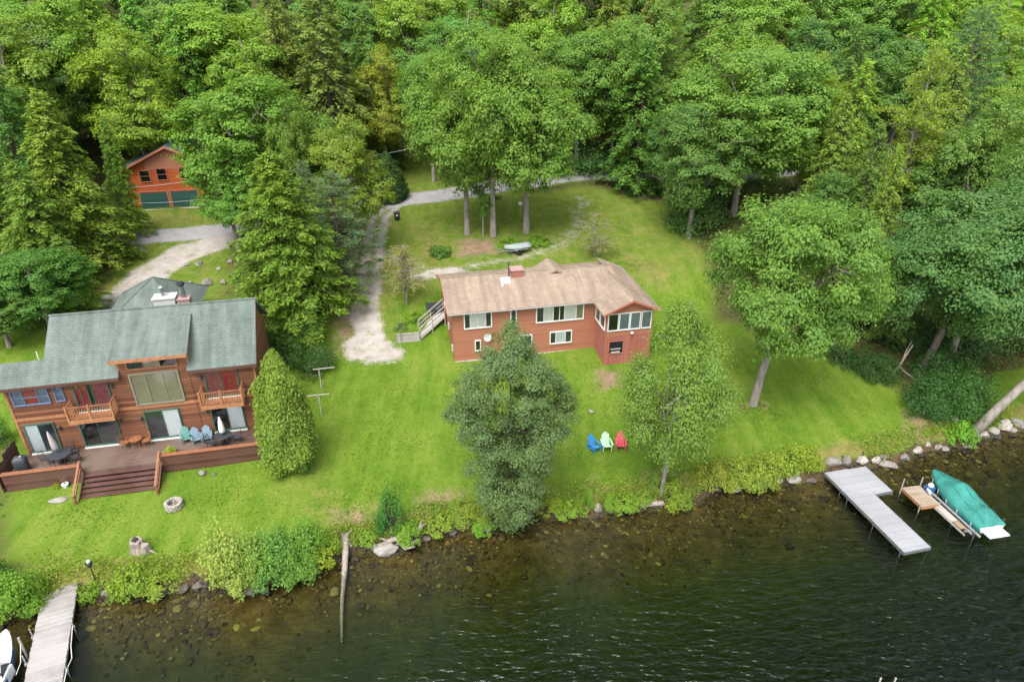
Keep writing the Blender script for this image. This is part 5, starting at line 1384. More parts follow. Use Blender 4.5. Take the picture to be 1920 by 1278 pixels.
K = {}
LEAF = 1.8
K['oak1'] = broad(1, zb=3.8, R=6.8, nl=18, lobe=.42); K['oak2'] = broad(2, zb=5.4, R=6.5, nl=17, lobe=.42); K['oak3'] = broad(3, zb=2.2, R=6.4, nl=18, lobe=.42)
K['maple1'] = broad(11, zb=2.2, R=5.8, nl=18, lobe=.42, clump=.14); K['maple2'] = broad(12, zb=2.6, R=6.0, nl=20, lobe=.40, clump=.14); K['maple3'] = broad(13, zb=3.2, R=5.6, nl=13, lobe=.5)
K['big'] = broad(14, zb=3.2, R=8.0, H=19, nl=22, nc=26, nv=62, leaf=.42, lobe=.38, clump=.115)
K['bgb1'] = broad(15, zb=3.0, R=4.8, nl=13, nc=18, nv=52, leaf=.42, lobe=.46, clump=.16); K['bgb2'] = broad(16, zb=4.0, R=4.2, nl=12, nc=18, nv=52, leaf=.40, lobe=.46, clump=.16)
K['shore_oak'] = broad(21, bk='bark_dark', H=15.5, R=7.0, zb=2.6, nl=24, nc=26, nv=70, leaf=.32, lobe=.37, clump=.125, lean=(3.2,-.6), tr=.36)
K['right_oak'] = broad(22, H=16, R=7.0, zb=4.6, nl=20, nc=26, nv=70, leaf=.33, lobe=.38, clump=.12, lean=(1.6,0), tr=.34)
K['hem1'] = conifer(31, H=18, R=4.4, nb=210, spray=.38, dens=1.2, power=.75); K['hem2'] = conifer(32, H=18, R=4.8, nb=170, droop=.42, irregular=.4, spray=.4, dens=1.2, power=.62); K['hem3'] = conifer(33, H=18, R=4.2, nb=150, droop=.5, irregular=.45, power=.58, spray=.4, dens=1.25)
K['front_hemlock'] = conifer(34, H=14.5, R=5.2, nb=300, spray=.34, droop=.24, irregular=.26, dens=1.5, power=.62, up=.1)
K['pine1'] = conifer(41, H=18, R=4.4, nb=95, zb=.14, droop=-.02, up=.16, spray=.36, tuft=True, irregular=.45, power=.55, dens=.75); K['pine2'] = conifer(42, H=18, R=3.8, nb=90, zb=.12, droop=.05, up=.2, spray=.36, tuft=True, irregular=.5, power=.6, dens=.75)
K['airy1'] = airy(51, H=16, R=4.2, zb=3, nb=120, leaf=.26, per=170, droop=.15, up=.6)
K['shore_airy'] = broad(53, H=12.5, R=4.6, zb=.6, nl=36, nc=22, nv=34, leaf=.21, lobe=.27, clump=.15, topw=.62, lean=(.7,0), tr=.17, nup=.6)
K['fruit'] = airy(54, H=4.8, R=2.4, zb=1.2, nb=80, leaf=.13, per=85, droop=.1, up=.5, tr=.09)
K['sapling'] = airy(55, H=4.2, R=1.9, zb=.5, nb=70, leaf=.11, per=70, droop=.05, up=.8, tr=.04, nstem=3)
_dl = []
for lx_, ly_, lr_ in ((950,655,46),(925,690,50),(985,700,55),(885,735,52),(1030,735,50),(855,770,36),(1050,770,34),(915,775,62),(985,780,62),(900,835,48),(995,840,46),(945,845,62),(925,890,50),(975,895,48),(945,935,48),(935,955,36),(975,950,34)):
    for k_, yo in ((1.0, -.55), (.9, .6)):
        _dl.append(((lx_-950)/31+random.uniform(-.2, .2), yo*lr_/31*1.1+random.uniform(-.3, .3), (972-ly_)/27.5*.98+random.uniform(-.35, .35), lr_/31*k_*random.uniform(.78, 1.15)))
K['dense'] = broad(61, H=13.0, R=4.1, zb=.2, nc=26, nv=90, leaf=.20, clump=.135, tr=.10, bk='bark_dark', nup=.45, lobes=_dl)
K['cedar'] = clipped(71, H=6.4, R=1.95, n=36000, leaf=.16, lump=.27, ragged=.12, prof=[(0,.6),(.12,.88),(.3,1.0),(.5,.9),(.68,.70),(.85,.40),(.95,.17),(1,.03)])
K['darkcone'] = clipped(72, H=5, R=2.4, n=16000, leaf=.22, prof=[(0,.9),(.2,1),(.5,.8),(.8,.42),(1,.05)])
K['shrub1'] = shrub(81); K['shrub2'] = shrub(82, H=1.5, R=1.35, leaf=.17, nv=48); K['shrub3'] = shrub(83, H=1.9, R=1.2, leaf=.11, nv=80); K['fern'] = shrub(84, H=.7, R=1.5, nc=30, nv=40, leaf=.22, up=.8)
K['mixed'] = shrub(85, H=1.4, R=1.35, nc=40, nv=75, leaf=.115, mat='hedge_leaf')
K['bigleaf'] = shrub(86, H=3.6, R=2.2, nc=80, nv=80, leaf=.19); K['bank'] = shrub(87, H=3.6, R=2.6, nc=90, nv=80, leaf=.17, up=.2)

def put(kind, x, y, z, H, W, colr, label, cat='tree', name=None, group=None, rz=None, parts=('crown','trunk')):
    k = K[kind]
    o = thing(name, label, cat, (x, y, z), random.uniform(0, 6.28) if rz is None else rz, group)
    s_ = W/k['W']; sz = H/k['H']; o.scale = (s_, s_, sz)
    if cat != 'tree': parts = ('foliage', 'stems')
    if kind.startswith('hem'): colr = tuple(v*1.3 for v in colr)
    a = bpy.data.objects.new(parts[0], k['leaf']); col.objects.link(a); a.parent = o; a.color = (*(v*LEAF for v in colr), 1)
    w_ = bpy.data.objects.new(parts[1], k['wood']); col.objects.link(w_); w_.parent = o
    return o
def stand(kind, px, Yd, ptop, wpx, colr, label, name='tree', cat='tree', group=None, rz=None, base=None):
    """a tree Yd metres out whose top shows at (px, ptop); or rooted at the ground point under pixel base"""
    if base: bx_, by_, _ = gp(*base); Yd = by_
    d = ray(px, ptop); k = Yd/d[1]; zt = CAMH+k*d[2]; x = k*d[0]
    if base: x = bx_
    g = gz(x, Yd); H = max(zt-g, .5); zm = (zt+g)/2
    dep = Yd*CT-(zm-CAMH)*ST
    return put(kind, x, Yd, g-.05, H, wpx*dep/FOC, colr, label, cat, name, group, rz)
def bush(kind, px, pbase, h, wpx, colr, label, name='shrub', cat='shrub', group=None):
    x, y, zz = gp(px, pbase); dep = y*CT-(zz-CAMH)*ST
    return put(kind, x, y, zz-.05, h, wpx*dep/FOC, colr, label, cat, name, group)
# ------------------------------------------------------------------ planting
YG=(.108,.168,.02); LG=(.095,.17,.022); MG=(.062,.135,.022); DG=(.032,.075,.018); OL=(.085,.115,.026); BG=(.055,.115,.040); GG=(.062,.095,.040); OC=(.17,.165,.02)
OAK='oaks standing together behind the red house'
stand('oak1',855,0,75,215,(.082,.146,.024),'left oak of the big group behind the red house, thick pale trunk','oak_tree',group=OAK,base=(876,439),rz=.5)
stand('oak2',950,0,40,225,(.086,.152,.024),'middle oak of the big group behind the red house, tallest with a bare straight trunk','oak_tree',group=OAK,base=(925,443),rz=2.1)
stand('oak3',1060,0,60,240,(.080,.145,.024),'right oak of the big group behind the red house, by the birdhouse','oak_tree',group=OAK,base=(987,436),rz=4.0)
stand('airy1',905,0,240,70,(.06,.12,.02),'thin young tree with a slim bare trunk between the left and middle oaks','young_tree',base=(906,441))
stand('oak2',800,80,95,140,(.07,.14,.025),'broadleaf tree at the left shoulder of the oak group by the lane','broadleaf_tree')
stand('maple2',1090,83,40,180,(.074,.142,.026),'broadleaf tree rising behind the right oak','broadleaf_tree')
stand('maple1',442,64,112,255,(.080,.152,.022),'round bright green maple half hiding the orange red garage','maple_tree')
stand('front_hemlock',505,49.5,285,262,(.085,.145,.018),'tall pointed yellow green hemlock between the two houses','hemlock_tree')
stand('pine2',618,54.5,320,190,(.085,.135,.065),'blue green soft white pine just right of the tall pointed hemlock','pine_tree')
stand('pine1',565,57,300,110,(.085,.13,.06),'pale blue green pine top peeking behind the tall pointed hemlock','pine_tree')
stand('maple3',640,61,225,150,(.105,.15,.022),'loose olive birch with thin crown above the white pine','birch_tree')
stand('maple1',600,65,200,150,(.075,.14,.022),'leafy green tree filling the gap left of the gravel drive','broadleaf_tree')
stand('maple3',408,61.5,272,145,(.072,.155,.026),'lower bright tree hiding the right half of the garage','broadleaf_tree')
stand('hem2',565,64,235,110,(.075,.12,.02),'olive hemlock behind the loose olive birch','hemlock_tree')
stand('hem3',590,78,-40,200,(.082,.115,.026),'big olive hemlock filling the wood behind the bright maple','hemlock_tree')
stand('hem2',500,80,-30,150,(.09,.12,.028),'pale olive hemlock left of the big olive one at the top of the photo','hemlock_tree')
stand('maple3',708,80,95,110,(.125,.15,.02),'yellowing broadleaf tree left of the oak group','broadleaf_tree')
stand('hem1',672,84,20,120,(.06,.11,.02),'dark hemlock behind the yellowing tree','hemlock_tree')
stand('darkcone',733,0,285,80,(.03,.065,.018),'dark squat evergreen beside the lane left of the oaks','evergreen_tree',base=(730,372))
# left mass
stand('maple3',215,74,60,200,YG,'bright yellow green broadleaf tree at the top left left of the dark wood gap','broadleaf_tree')
stand('maple2',110,80,-30,210,LG,'bright green broadleaf tree in the top left corner area','broadleaf_tree')
stand('maple1',40,76,40,160,(.085,.16,.025),'green broadleaf tree cut by the left edge near the top','broadleaf_tree')
stand('hem2',165,60,165,180,(.083,.135,.018),'tall drooping hemlock left of the garage','hemlock_tree',base=(168,492))
stand('hem3',70,58,190,190,(.088,.128,.018),'drooping yellow green hemlock left of the garage hemlock','hemlock_tree')
stand('hem1',190,64,215,80,(.07,.125,.018),'narrow hemlock touching the left wall of the garage','hemlock_tree')
stand('hem2',20,53,300,170,(.075,.125,.02),'hemlock at the left edge above the green roof','hemlock_tree')
stand('hem3',105,54,335,150,(.07,.115,.018),'hemlock rooted at the left driveway bank','hemlock_tree',base=(118,540))
stand('maple1',40,47,455,190,(.055,.125,.024),'leafy dark green tree right behind the low left end of the green roof','broadleaf_tree')
stand('hem1',-60,55,250,170,(.07,.115,.02),'hemlock mostly outside the left edge','hemlock_tree')
stand('hem2',105,49.5,440,120,(.07,.12,.02),'hemlock close behind the low left end of the green roof','hemlock_tree')
stand('maple1',-40,45,500,150,(.06,.12,.024),'broadleaf tree cut by the left edge beside the cedar house','broadleaf_tree')
stand('bgb1',330,88,-10,120,DG,'dark broadleaf tree deep in the gap above the garage','broadleaf_tree')
stand('bgb2',395,84,60,70,(.05,.10,.02),'slim dark tree with a bare pale stem above the garage roof','broadleaf_tree')
stand('hem1',285,86,60,80,(.03,.06,.018),'very dark hemlock in the gap above the garage','hemlock_tree')
stand('maple1',525,62,160,90,(.075,.13,.02),'broadleaf tree tucked between the bright maple and the birch','broadleaf_tree')
# between lane and wood on the right
stand('hem3',1215,80,70,150,(.055,.115,.02),'dark drooping tree right behind the oaks with foliage to the ground','hemlock_tree')
stand('maple2',1165,84,20,150,(.080,.148,.026),'bright broadleaf tree above the dark drooping tree','broadleaf_tree')
stand('hem2',1230,92,-30,120,(.11,.13,.04),'pale olive tree top at the upper edge right of the centre','broadleaf_tree')
stand('big',1425,68,75,330,(.080,.150,.026),'huge rounded broadleaf tree right of the oaks, broad light green crown','broadleaf_tree',base=(1375,405))
stand('maple1',1325,67,175,190,(.062,.118,.026),'darker low spreading broadleaf tree left of the huge rounded tree','broadleaf_tree')
stand('maple1',1270,76,190,120,(.06,.125,.03),'broadleaf tree filling the gap between the drooping dark tree and the low spreading one','broadleaf_tree')
stand('maple1',1400,84,15,190,(.095,.165,.028),'light green tree top rising behind the huge rounded tree','broadleaf_tree')
stand('maple3',1545,74,110,130,(.11,.165,.02),'yellow tinged broadleaf tree at the right shoulder of the huge rounded tree','broadleaf_tree')
stand('right_oak',1490,0,345,330,(.078,.145,.027),'wide spreading oak on the right lawn with a leaning bare trunk','oak_tree',base=(1412,758),rz=0.0)
stand('hem2',1655,58,225,130,(.06,.105,.022),'dark hemlock spire behind the spreading lawn oak','hemlock_tree')
stand('hem1',1690,53,275,110,(.085,.13,.02),'yellow green young hemlock right of the dark spire','hemlock_tree')
stand('airy1',1760,62,80,170,(.115,.165,.022),'pale airy broadleaf tree with pale forked stems at the right','birch_tree')
stand('hem3',1620,80,40,130,(.06,.105,.024),'olive hemlock in the wood right of the huge rounded tree','hemlock_tree')
stand('pine1',1850,78,10,180,(.075,.14,.06),'blue green white pine near the upper right corner','pine_tree')
stand('shore_oak',1790,0,335,330,(.056,.118,.034),'blue green broadleaf tree with a dark forked trunk at the shrub bank','broadleaf_tree',base=(1722,706),rz=.2)
stand('maple1',1900,46.5,330,250,(.062,.12,.036),'blue green broadleaf tree cut by the right edge','broadleaf_tree')
stand('maple3',1880,58,185,160,(.078,.14,.03),'mid green broadleaf tree at the right edge below the white pine','broadleaf_tree')
stand('hem1',1740,50,375,90,(.065,.11,.022),'small hemlock wedged below the pale airy tree','hemlock_tree')
stand('maple1',1580,60,300,110,(.055,.115,.024),'dark broadleaf tree in the shade behind the spreading lawn oak','broadleaf_tree')
stand('maple2',1985,52,240,180,(.07,.13,.03),'broadleaf tree mostly outside the right edge','broadleaf_tree')
# lawn trees
stand('dense',952,0,612,245,(.070,.112,.042),'dense grey green tree on the shore, broad at the top and narrow at its foot','broadleaf_tree',base=(955,966),rz=0.0)
stand('shore_airy',1262,0,520,250,(.090,.15,.028),'airy yellow green larch like tree on the bank right of the lawn chairs','larch_tree',base=(1240,925),rz=0.3)
stand('cedar',533,0,660,130,(.105,.158,.026),'rounded yellow green clipped cedar between the two houses','cedar_tree',base=(548,868))
bush('fruit',762,572,5.4,110,(.14,.15,.04),'sparse yellowing fruit tree beside the gravel drive','fruit_tree','tree')
bush('sapling',1117,478,4.0,95,(.13,.145,.05),'thin bare looking sapling on the grass behind the red house','sapling','tree')
# leaning shore tree on the right edge
x, y, zz = gp(1822, 812)
lt = thing('leaning_tree', 'grey trunk leaning out over the shore at the right edge with bare lower twigs', 'tree', (x, y, zz))
b = MB(); b.tube([(-.1,0,-.4),(1.2,.1,2.0),(2.7,.2,4.4),(4.6,.3,8.6),(6.3,.4,13.0)], [.40,.30,.26,.19,.07], 12); b.build('trunk', 'bark', lt, smooth=True)
b = MB(); rsx = np.random.RandomState(8)
for k in range(26):
    t_ = rsx.uniform(.3, 1); zz0 = 4.4+t_*8; o = np.array([2.7+(zz0-4.4)*.42, .2, zz0]); an = rsx.uniform(0, 6.28); L_ = rsx.uniform(1.2, 2.6)
    e_ = o+np.array([math.cos(an)*L_, math.sin(an)*L_, rsx.uniform(-.9, .5)]); b.tube(bend(o, e_, rsx, .12, 5), [.05,.04,.03,.02,.01], 5)
b.build('branches', 'driftwood', lt)
rsx = np.random.RandomState(9); Cs = []
for k in range(60):
    t_ = rsx.uniform(.45, 1.05); zz0 = 4.4+t_*8.6; o = np.array([2.7+(zz0-4.4)*.42, .2, zz0]); an = rsx.uniform(0, 6.28); L_ = rsx.uniform(.8, 2.8)
    c_ = o+np.array([math.cos(an)*L_, math.sin(an)*L_, rsx.uniform(-.7, .6)]); n = 130; Cs.append(c_+rsx.normal(size=(n, 3))*np.array([.5,.5,.22]))
Cs = np.vstack(Cs); me = foliage('crown', leaf_quads(Cs, nrm(rsx.normal(size=Cs.shape)*.6+np.array([0,0,.7])), .22, .11, rsx), 'leaf')
o = bpy.data.objects.new('crown', me); col.objects.link(o); o.parent = lt; o.color = (.085,.13,.035,1)
# shrubs on and near the shore
SHR = 'shrubs along the lake shore'
for kind, px, pb, h, w_, c_, lb in [
 ('bigleaf',440,1085,3.9,120,(.15,.20,.045),'large pale leaved shrub on the shore right of the left dock'),
 ('bigleaf',522,1075,3.3,110,(.075,.155,.03),'mid green large shrub in the middle of the shore thicket'),
 ('bigleaf',575,1045,2.8,95,(.085,.165,.025),'bright green shrub at the back of the shore thicket'),
 ('shrub2',604,1048,1.5,70,(.14,.19,.02),'low yellow green shrub at the lake end of the thicket by the fallen log'),
 ('bigleaf',485,1078,3.3,95,(.11,.18,.035),'shrub in the shore thicket between the pale and mid green ones'),
 ('bigleaf',555,1070,2.4,95,(.085,.165,.03),'low front shrub of the shore thicket leaning over the water'),
 ('shrub3',612,1032,1.8,70,(.11,.175,.022),'shrub at the right end of the shore thicket behind the yellow green one'),
 ('shrub2',690,1010,.8,50,(.10,.17,.022),'weeds on the bank between the fallen log and the driftwood'),
 ('shrub1',860,968,1.1,60,(.10,.16,.024),'leafy weeds on the slope left of the dense tree'),
 ('shrub2',1070,958,.9,70,(.105,.175,.022),'leafy weeds on the middle bank left of the small upright clump'),
 ('shrub3',1140,950,1.0,40,(.10,.17,.022),'weeds just right of the upright pale block'),
 ('shrub1',300,1092,.9,90,(.12,.175,.024),'low grassy weeds on the bank right of the tall weeds'),
 ('shrub1',500,1090,1.4,70,(.085,.14,.06),'low grey green shrub at the foot of the shore thicket'),
 ('shrub1',735,985,3.0,72,(.032,.095,.02),'dark green upright shrub on the bank in the middle'),
 ('shrub2',765,1005,1.2,60,(.10,.18,.02),'bright low shrub at the foot of the dark upright shrub'),
 ('shrub2',830,985,1.0,75,(.11,.165,.02),'low bright weeds left of the dense grey green tree'),
 ('shrub3',885,975,1.2,80,(.12,.16,.025),'olive weeds tucked against the dense grey green tree'),
 ('shrub2',905,990,.9,50,(.09,.185,.02),'vivid green weeds hanging over the water by the dense tree'),
 ('shrub1',1035,955,.9,60,(.13,.185,.02),'yellow green weeds right of the dense grey green tree'),
 ('shrub3',1102,950,1.4,32,(.085,.17,.02),'small upright green weed clump by the upright pale block'),
 ('shrub2',1165,945,.9,70,(.10,.175,.02),'low green weeds right of the upright pale block'),
 ('shrub2',1200,938,.8,50,(.105,.165,.025),'low green weeds beside the short pale log'),
 ('mixed',1269,943,2.0,66,(.115,.17,.022),'round yellow green bush at the water under the airy tree'),
 ('shrub3',1238,912,1.5,62,(.095,.15,.028),'leafy bush around the foot of the airy tree'),
 ('mixed',1340,905,1.7,80,(.145,.175,.028),'yellow green first bush of the long shore hedge from the left'),
 ('mixed',1392,898,1.8,90,(.13,.18,.028),'second bush of the long shore hedge, slightly duller'),
 ('mixed',1440,888,1.9,85,(.135,.18,.025),'third bush of the long shore hedge, yellow green'),
 ('mixed',1485,874,2.0,80,(.13,.185,.022),'fourth bush of the long shore hedge, bright yellow green'),
 ('mixed',1518,870,1.8,60,(.13,.18,.022),'last bush of the long shore hedge beside the grey dock'),
 ('mixed',1420,905,1.2,80,(.115,.16,.025),'low front bush of the long shore hedge over the water'),
 ('mixed',1350,885,1.2,70,(.12,.165,.025),'low back bush of the long shore hedge near the airy tree'),
 ('shrub2',1800,828,1.9,58,(.085,.19,.02),'vivid green bush at the water left of the leaning trunk'),
 ('bank',1740,770,3.4,115,(.028,.072,.018),'dark green shrub bank at the right end of the lawn, left part'),
 ('bank',1800,770,3.8,120,(.032,.082,.018),'dark green shrub bank at the right end of the lawn, right part'),
 ('bank',1765,720,3.4,130,(.03,.075,.02),'dark green shrub bank behind, under the forked trunk'),
 ('bank',1640,700,2.0,100,(.028,.065,.018),'dark low shrub at the wood edge left of the dead branch'),
 ('shrub1',1570,672,1.6,90,(.03,.07,.02),'dark low shrub at the wood edge below the spreading oak'),
 ('shrub2',250,1100,1.7,85,(.11,.175,.02),'yellow green tall weeds right of the garden lamp'),
 ('shrub1',222,1112,1.0,50,(.12,.18,.02),'low yellow green weeds at the water right of the garden lamp'),
 ('shrub2',168,1116,.9,50,(.10,.175,.02),'small green weeds beside the head of the plank dock'),
 ('bigleaf',30,1140,2.6,115,(.085,.165,.02),'large bright green bush at the lower left edge'),
 ('bigleaf',-10,1100,2.4,80,(.055,.12,.02),'darker green bush behind at the lower left edge'),
 ('shrub1',70,1130,1.0,60,(.10,.17,.02),'low bright bush left of the plank dock head')]:
    bush(kind, px, pb, h, w_, c_, lb, group=SHR)
for kind, px, pb, h, w_, c_, lb in [
 ('bank',1040,322,4.5,110,(.05,.11,.028),'dark bush beyond the lane behind the right oak'),
 ('bank',1100,318,4.2,110,(.045,.10,.028),'dark bush beyond the lane left of the drooping tree'),
 ('fern',823,478,1.3,50,(.05,.105,.018),'round dark fern clump beside the bare earth under the oaks'),
 ('fern',958,462,.9,52,(.085,.175,.015),'bright green fern patch behind the upturned rowboat'),
 ('fern',1010,455,.7,60,(.075,.15,.015),'bright green ground plants right of the rowboat'),
 ('shrub2',775,600,.9,42,(.105,.19,.02),'bright yellow green garden shrub above the ramp of the red house'),
 ('shrub1',752,615,.6,30,(.09,.13,.06),'small grey green garden shrub at the corner of the board fence'),
 ('shrub1',553,672,2.4,80,(.045,.105,.022),'dark shrub under the tall pointed hemlock beside the cedar house'),
 ('bank',525,655,3.0,70,(.05,.11,.022),'dark shrub against the right wall of the cedar house'),
 ('bank',565,655,3.4,90,(.052,.11,.024),'dark evergreen bush at the foot of the tall pointed hemlock'),
 ('bank',600,690,2.6,70,(.048,.10,.024),'low dark evergreen bush stretching from the hemlock towards the clipped cedar'),
 ('shrub1',95,600,2.2,90,(.06,.12,.024),'leafy bush beside the left driveway behind the green roof'),
 ('shrub1',590,700,1.8,60,(.04,.09,.024),'dark shrub by the farther clothesline post'),
 ('shrub3',575,880,1.0,40,(.065,.13,.02),'small dark shrub at the foot of the clipped cedar'),
 ('shrub2',108,914,.45,16,(.13,.19,.02),'little yellow green plant beside the white flower pot'),
 ('shrub1',1395,765,.5,26,(.17,.19,.07),'pale flowering plant left of the spreading oak trunk'),
 ('shrub1',1432,762,.6,26,(.18,.20,.07),'pale flowering plant right of the spreading oak trunk'),
 ('shrub1',8,830,2.2,50,(.05,.125,.018),'green bush left of the cedar house at the photo edge'),
 ('shrub3',395,590,.9,70,(.075,.11,.022),'low olive shrubs behind the ridge of the green roof'),
 ('shrub2',240,480,.8,40,(.085,.14,.02),'weeds at the fork of the left driveway'),
 ('fern',1195,705,.5,40,(.10,.15,.025),'sparse plants at the foot of the glazed porch'),
 ('bank',1300,425,5.0,130,(.055,.115,.032),'tall dark bush under the low spreading tree at the wood edge'),
 ('bank',1790,655,4.2,140,(.045,.095,.03),'dark bush in the shade behind the forked trunk'),
 ('bank',1870,640,4.5,140,(.055,.115,.03),'green bush behind the leaning trunk near the right edge'),
 ('bank',1690,640,3.6,120,(.035,.075,.02),'dark bush deep under the forked trunk tree'),
 ('shrub1',1300,425,1.5,90,(.045,.10,.03),'dark undergrowth at the left foot of the huge rounded tree'),
 ('shrub1',1210,362,1.6,80,(.03,.075,.02),'dark undergrowth below the drooping tree behind the oaks')]:
    bush(kind, px, pb, h, w_, c_, lb)
put('shrub2', *lhw(8.5,-2.05,2.42), .5, .8, (.17,.22,.02), 'yellow green leaves filling the planter box on the deck', 'plant', 'potted_plant')

# the wood behind: rows of single trees up the slope
PAL = [((.072,.145,.026),'mid green'),((.095,.165,.024),'light green'),((.05,.11,.024),'dark green'),((.085,.13,.026),'olive green'),((.10,.16,.022),'yellow green'),((.068,.13,.03),'cool green')]
rnd = random.Random(12)
ORD = ['first','second','third','fourth','fifth','sixth','seventh','eighth','ninth','tenth','eleventh','twelfth','thirteenth','fourteenth','fifteenth','sixteenth','seventeenth','eighteenth','nineteenth','twentieth','twenty first','twenty second','twenty third','twenty fourth','twenty fifth','twenty sixth','twenty seventh','twenty eighth']
ROWS = [('front', 86, 8.2, 16), ('second', 95, 8.6, 18), ('third', 105, 9.0, 20), ('back', 117, 9.6, 22)]
for rn, Yr, sp, Hh in ROWS:
    half = .79*Yr+4; n = int(2*half/sp)
    for i in range(n):
        x = -half+(i+.5)*2*half/n+rnd.uniform(-1.6, 1.6); y = Yr+rnd.uniform(-2.6, 2.6)+x*.12
        kinds = ['bgb1','bgb2','maple3','hem1','hem2','hem3','pine1','bgb1','maple1','bgb2']
        kd = rnd.choice(kinds); (c_, cn) = rnd.choice(PAL)
        H_ = Hh*rnd.uniform(.82, 1.12)
        kk = {'b':'broadleaf tree','m':'broadleaf tree','h':'hemlock','p':'white pine'}[kd[0]]
        nm = {'b':'broadleaf_tree','m':'broadleaf_tree','h':'hemlock_tree','p':'pine_tree'}[kd[0]]
        g = gz(x, y); k = K[kd]; sc = H_/k['H']
        put(kd, x, y, g-.1, H_, k['W']*sc*rnd.uniform(.9, 1.2), tuple(v*rnd.uniform(1.0, 1.28) for v in c_), '%s %s, %s from the left in the %s row of the wood' % (cn, kk, ORD[i], rn), 'tree', nm, 'trees of the wood behind the lane')
# flanks of the wood beside the houses
FL = [(-52,58,17,'hem1'),(-60,66,18,'maple1'),(-49,70,18,'bgb1'),(-55,78,19,'hem2'),(-46,64,17,'hem3'),(-66,74,18,'bgb2'),(-52,50,16,'maple2'),(48,62,17,'bgb1'),(55,70,18,'maple1'),(44,72,18,'hem1'),(50,54,16,'hem2'),(60,62,17,'bgb2'),(46,46,15,'maple3'),(39,60,16,'bgb2'),(34,70,17,'hem3'),(30,64,15,'hem1'),(58,52,16,'maple2'),(-28,78,17,'bgb2'),(-36,80,17,'hem2')]
for i, (x, y, H_, kd) in enumerate(FL):
    (c_, cn) = PAL[i*5 % 6]
    put(kd, x, y, gz(x, y)-.1, H_, K[kd]['W']*H_/K[kd]['H'], c_, '%s %s, %s on the %s flank of the wood' % (cn, 'hemlock' if kd[0] == 'h' else 'broadleaf tree', ORD[i % 12], 'left' if x < 0 else 'right'), 'tree', 'hemlock_tree' if kd[0] == 'h' else 'broadleaf_tree', 'trees of the wood behind the lane')

# undergrowth of the wood and the weeds along the bank: nobody could count them
def scatter_stuff(name, label, pts, size, hgt_, leaf, per, colr, mat='leaf', seed=1):
    rs = np.random.RandomState(seed); C = []
    for (x, y) in pts:
        n = rs.poisson(per); o = rs.normal(size=(n, 3))*np.array([size, size, hgt_*.45]); o[:, 2] = np.abs(o[:, 2]); C.append(np.array([x, y, gz(x, y)])+o)
    C = np.vstack(C); N = nrm(rs.normal(size=C.shape)*.6+np.array([0, 0, .7])); l = leaf*rs.uniform(.6, 1.4, len(C))
    o = bpy.data.objects.new(name, foliage(name, leaf_quads(C, N, l, l*.5, rs), mat)); col.objects.link(o); o.color = (*colr, 1); o['kind'] = 'stuff'; o['label'] = label
    return o
rs = np.random.RandomState(77); pts = []
fz = z['forest'].ravel(); XX = X.ravel(); YY = Y.ravel(); cand = np.where((fz > .6) & (YY > 30) & (YY < 125) & (np.abs(XX) < 75))[0]
wgt = np.ones(len(cand)); wgt[(YY[cand] > 82)] = 4; sel = rs.choice(cand, 3400, replace=False, p=wgt/wgt.sum())
scatter_stuff('undergrowth', 'low dark undergrowth covering the floor of the wood', [(XX[i], YY[i]) for i in sel], .55, .6, .24, 22, (.075,.15,.035))
pts = []
for i in range(900):
    t = rs.uniform(-24, 44); 
    if 19.6 < t*1 and 26.2 < t < 30.5: continue
    s_ = float(shore(t))+rs.uniform(.3, 1.7); pts.append(xy(t, s_))
scatter_stuff('shore_weeds', 'low weeds and grasses fringing the top of the bank', pts, .26, .42, .13, 40, (.19,.29,.036), 'hedge_leaf', 5)
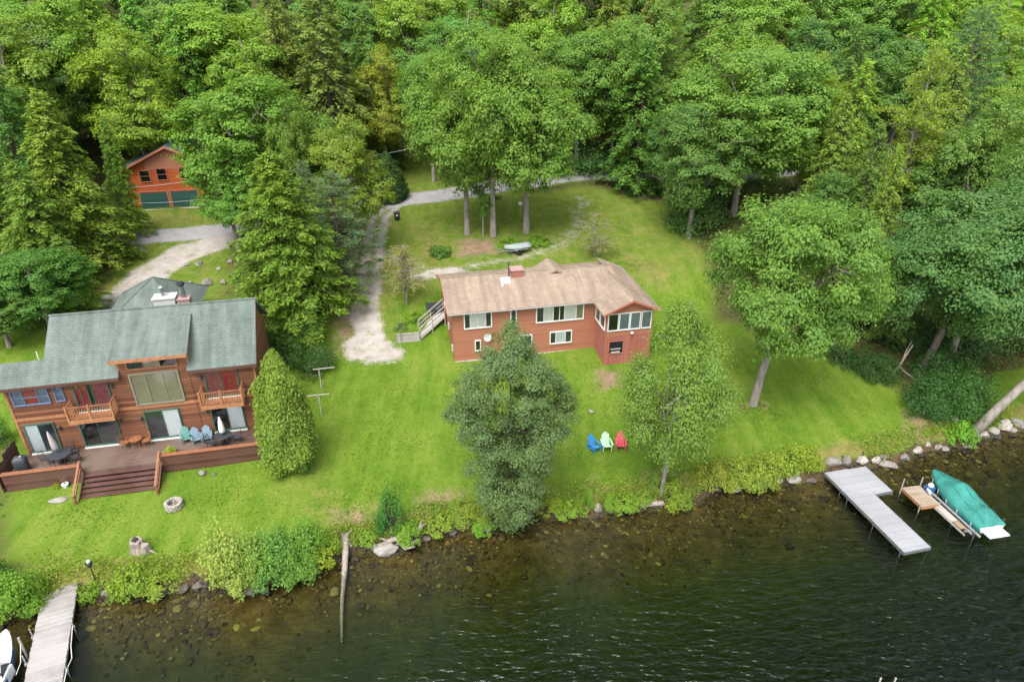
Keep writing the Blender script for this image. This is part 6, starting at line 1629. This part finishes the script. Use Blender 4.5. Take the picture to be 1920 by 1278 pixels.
# grass blades standing over the lawn
rs = np.random.RandomState(91); lw = np.where((cls == 0))[0]
cen = P3[Q[lw]].mean(1); keep = (cen[:, 1] < 82) & (np.abs(cen[:, 0]) < 48) & (cen[:, 1] > 22); cen = cen[keep]
pk = cen[rs.randint(len(cen), size=90000)]+np.stack([rs.uniform(-.15, .15, 90000), rs.uniform(-.15, .15, 90000), np.full(90000, .03)], 1)
clumpy = smooth_noise(pk[:, 0], pk[:, 1], 1.2, 31)+rs.normal(size=90000)*.5
pk = pk[clumpy > .55]; n = len(pk)
T_ = nrm(rs.normal(size=(n, 3))*.5+np.array([0, 0, 1.])); N_ = nrm(rs.normal(size=(n, 3))*.35+np.array([0, -.25, 1.]))
hh = rs.uniform(.05, .14, n); vv = leaf_quads(pk+T_*hh[:, None]*.3, N_, hh, hh*.75, rs, T_)
o = bpy.data.objects.new('grass', foliage('grass', vv, 'leaf')); col.objects.link(o); o.color = (.12,.185,.018,1); o['kind'] = 'stuff'; o['label'] = 'tufts of grass over the lawn'

# ------------------------------------------------------------------ light and camera
w = bpy.data.worlds.new('World'); scene.world = w; w.use_nodes = True
nt = w.node_tree; nt.nodes.clear()
sky = nt.nodes.new('ShaderNodeTexSky'); sky.sky_type = 'NISHITA'; sky.sun_disc = False
SUN_EL, SUN_AZ = R_(58), R_(200)
sky.sun_elevation = SUN_EL; sky.sun_rotation = SUN_AZ; sky.air_density = 1.0; sky.dust_density = 3.0; sky.ozone_density = 1.0
hs = nt.nodes.new('ShaderNodeHueSaturation'); hs.inputs['Saturation'].default_value = .35   # an overcast sky: little blue left
bgk = nt.nodes.new('ShaderNodeBackground'); bgk.inputs['Strength'].default_value = .15
ow = nt.nodes.new('ShaderNodeOutputWorld')
nt.links.new(sky.outputs[0], hs.inputs['Color']); nt.links.new(hs.outputs[0], bgk.inputs['Color']); nt.links.new(bgk.outputs[0], ow.inputs['Surface'])
sd_ = bpy.data.lights.new('sun', 'SUN'); sd_.energy = 1.3; sd_.angle = R_(34); sd_.color = (1, .965, .91)
so = bpy.data.objects.new('sun', sd_); col.objects.link(so)
dirv = Vector((math.sin(SUN_AZ)*math.cos(SUN_EL), math.cos(SUN_AZ)*math.cos(SUN_EL), math.sin(SUN_EL)))
so.rotation_euler = dirv.to_track_quat('Z', 'Y').to_euler()
cam = bpy.data.cameras.new('camera'); co = bpy.data.objects.new('camera', cam); col.objects.link(co)
cam.sensor_width = 36; cam.lens = 36*FOC/1920; cam.clip_end = 2000
co.location = (0, 0, CAMH); co.rotation_euler = (PI/2-TH, 0, 0)
scene.camera = co
scene.view_settings.view_transform = 'Standard'; scene.view_settings.look = 'None'; scene.view_settings.gamma = 1
scene.view_settings.exposure = 1.58
scene.cycles.max_bounces = 8; scene.cycles.diffuse_bounces = 5; scene.cycles.transparent_max_bounces = 12; scene.cycles.transmission_bounces = 4
scene.cycles.use_denoising = True
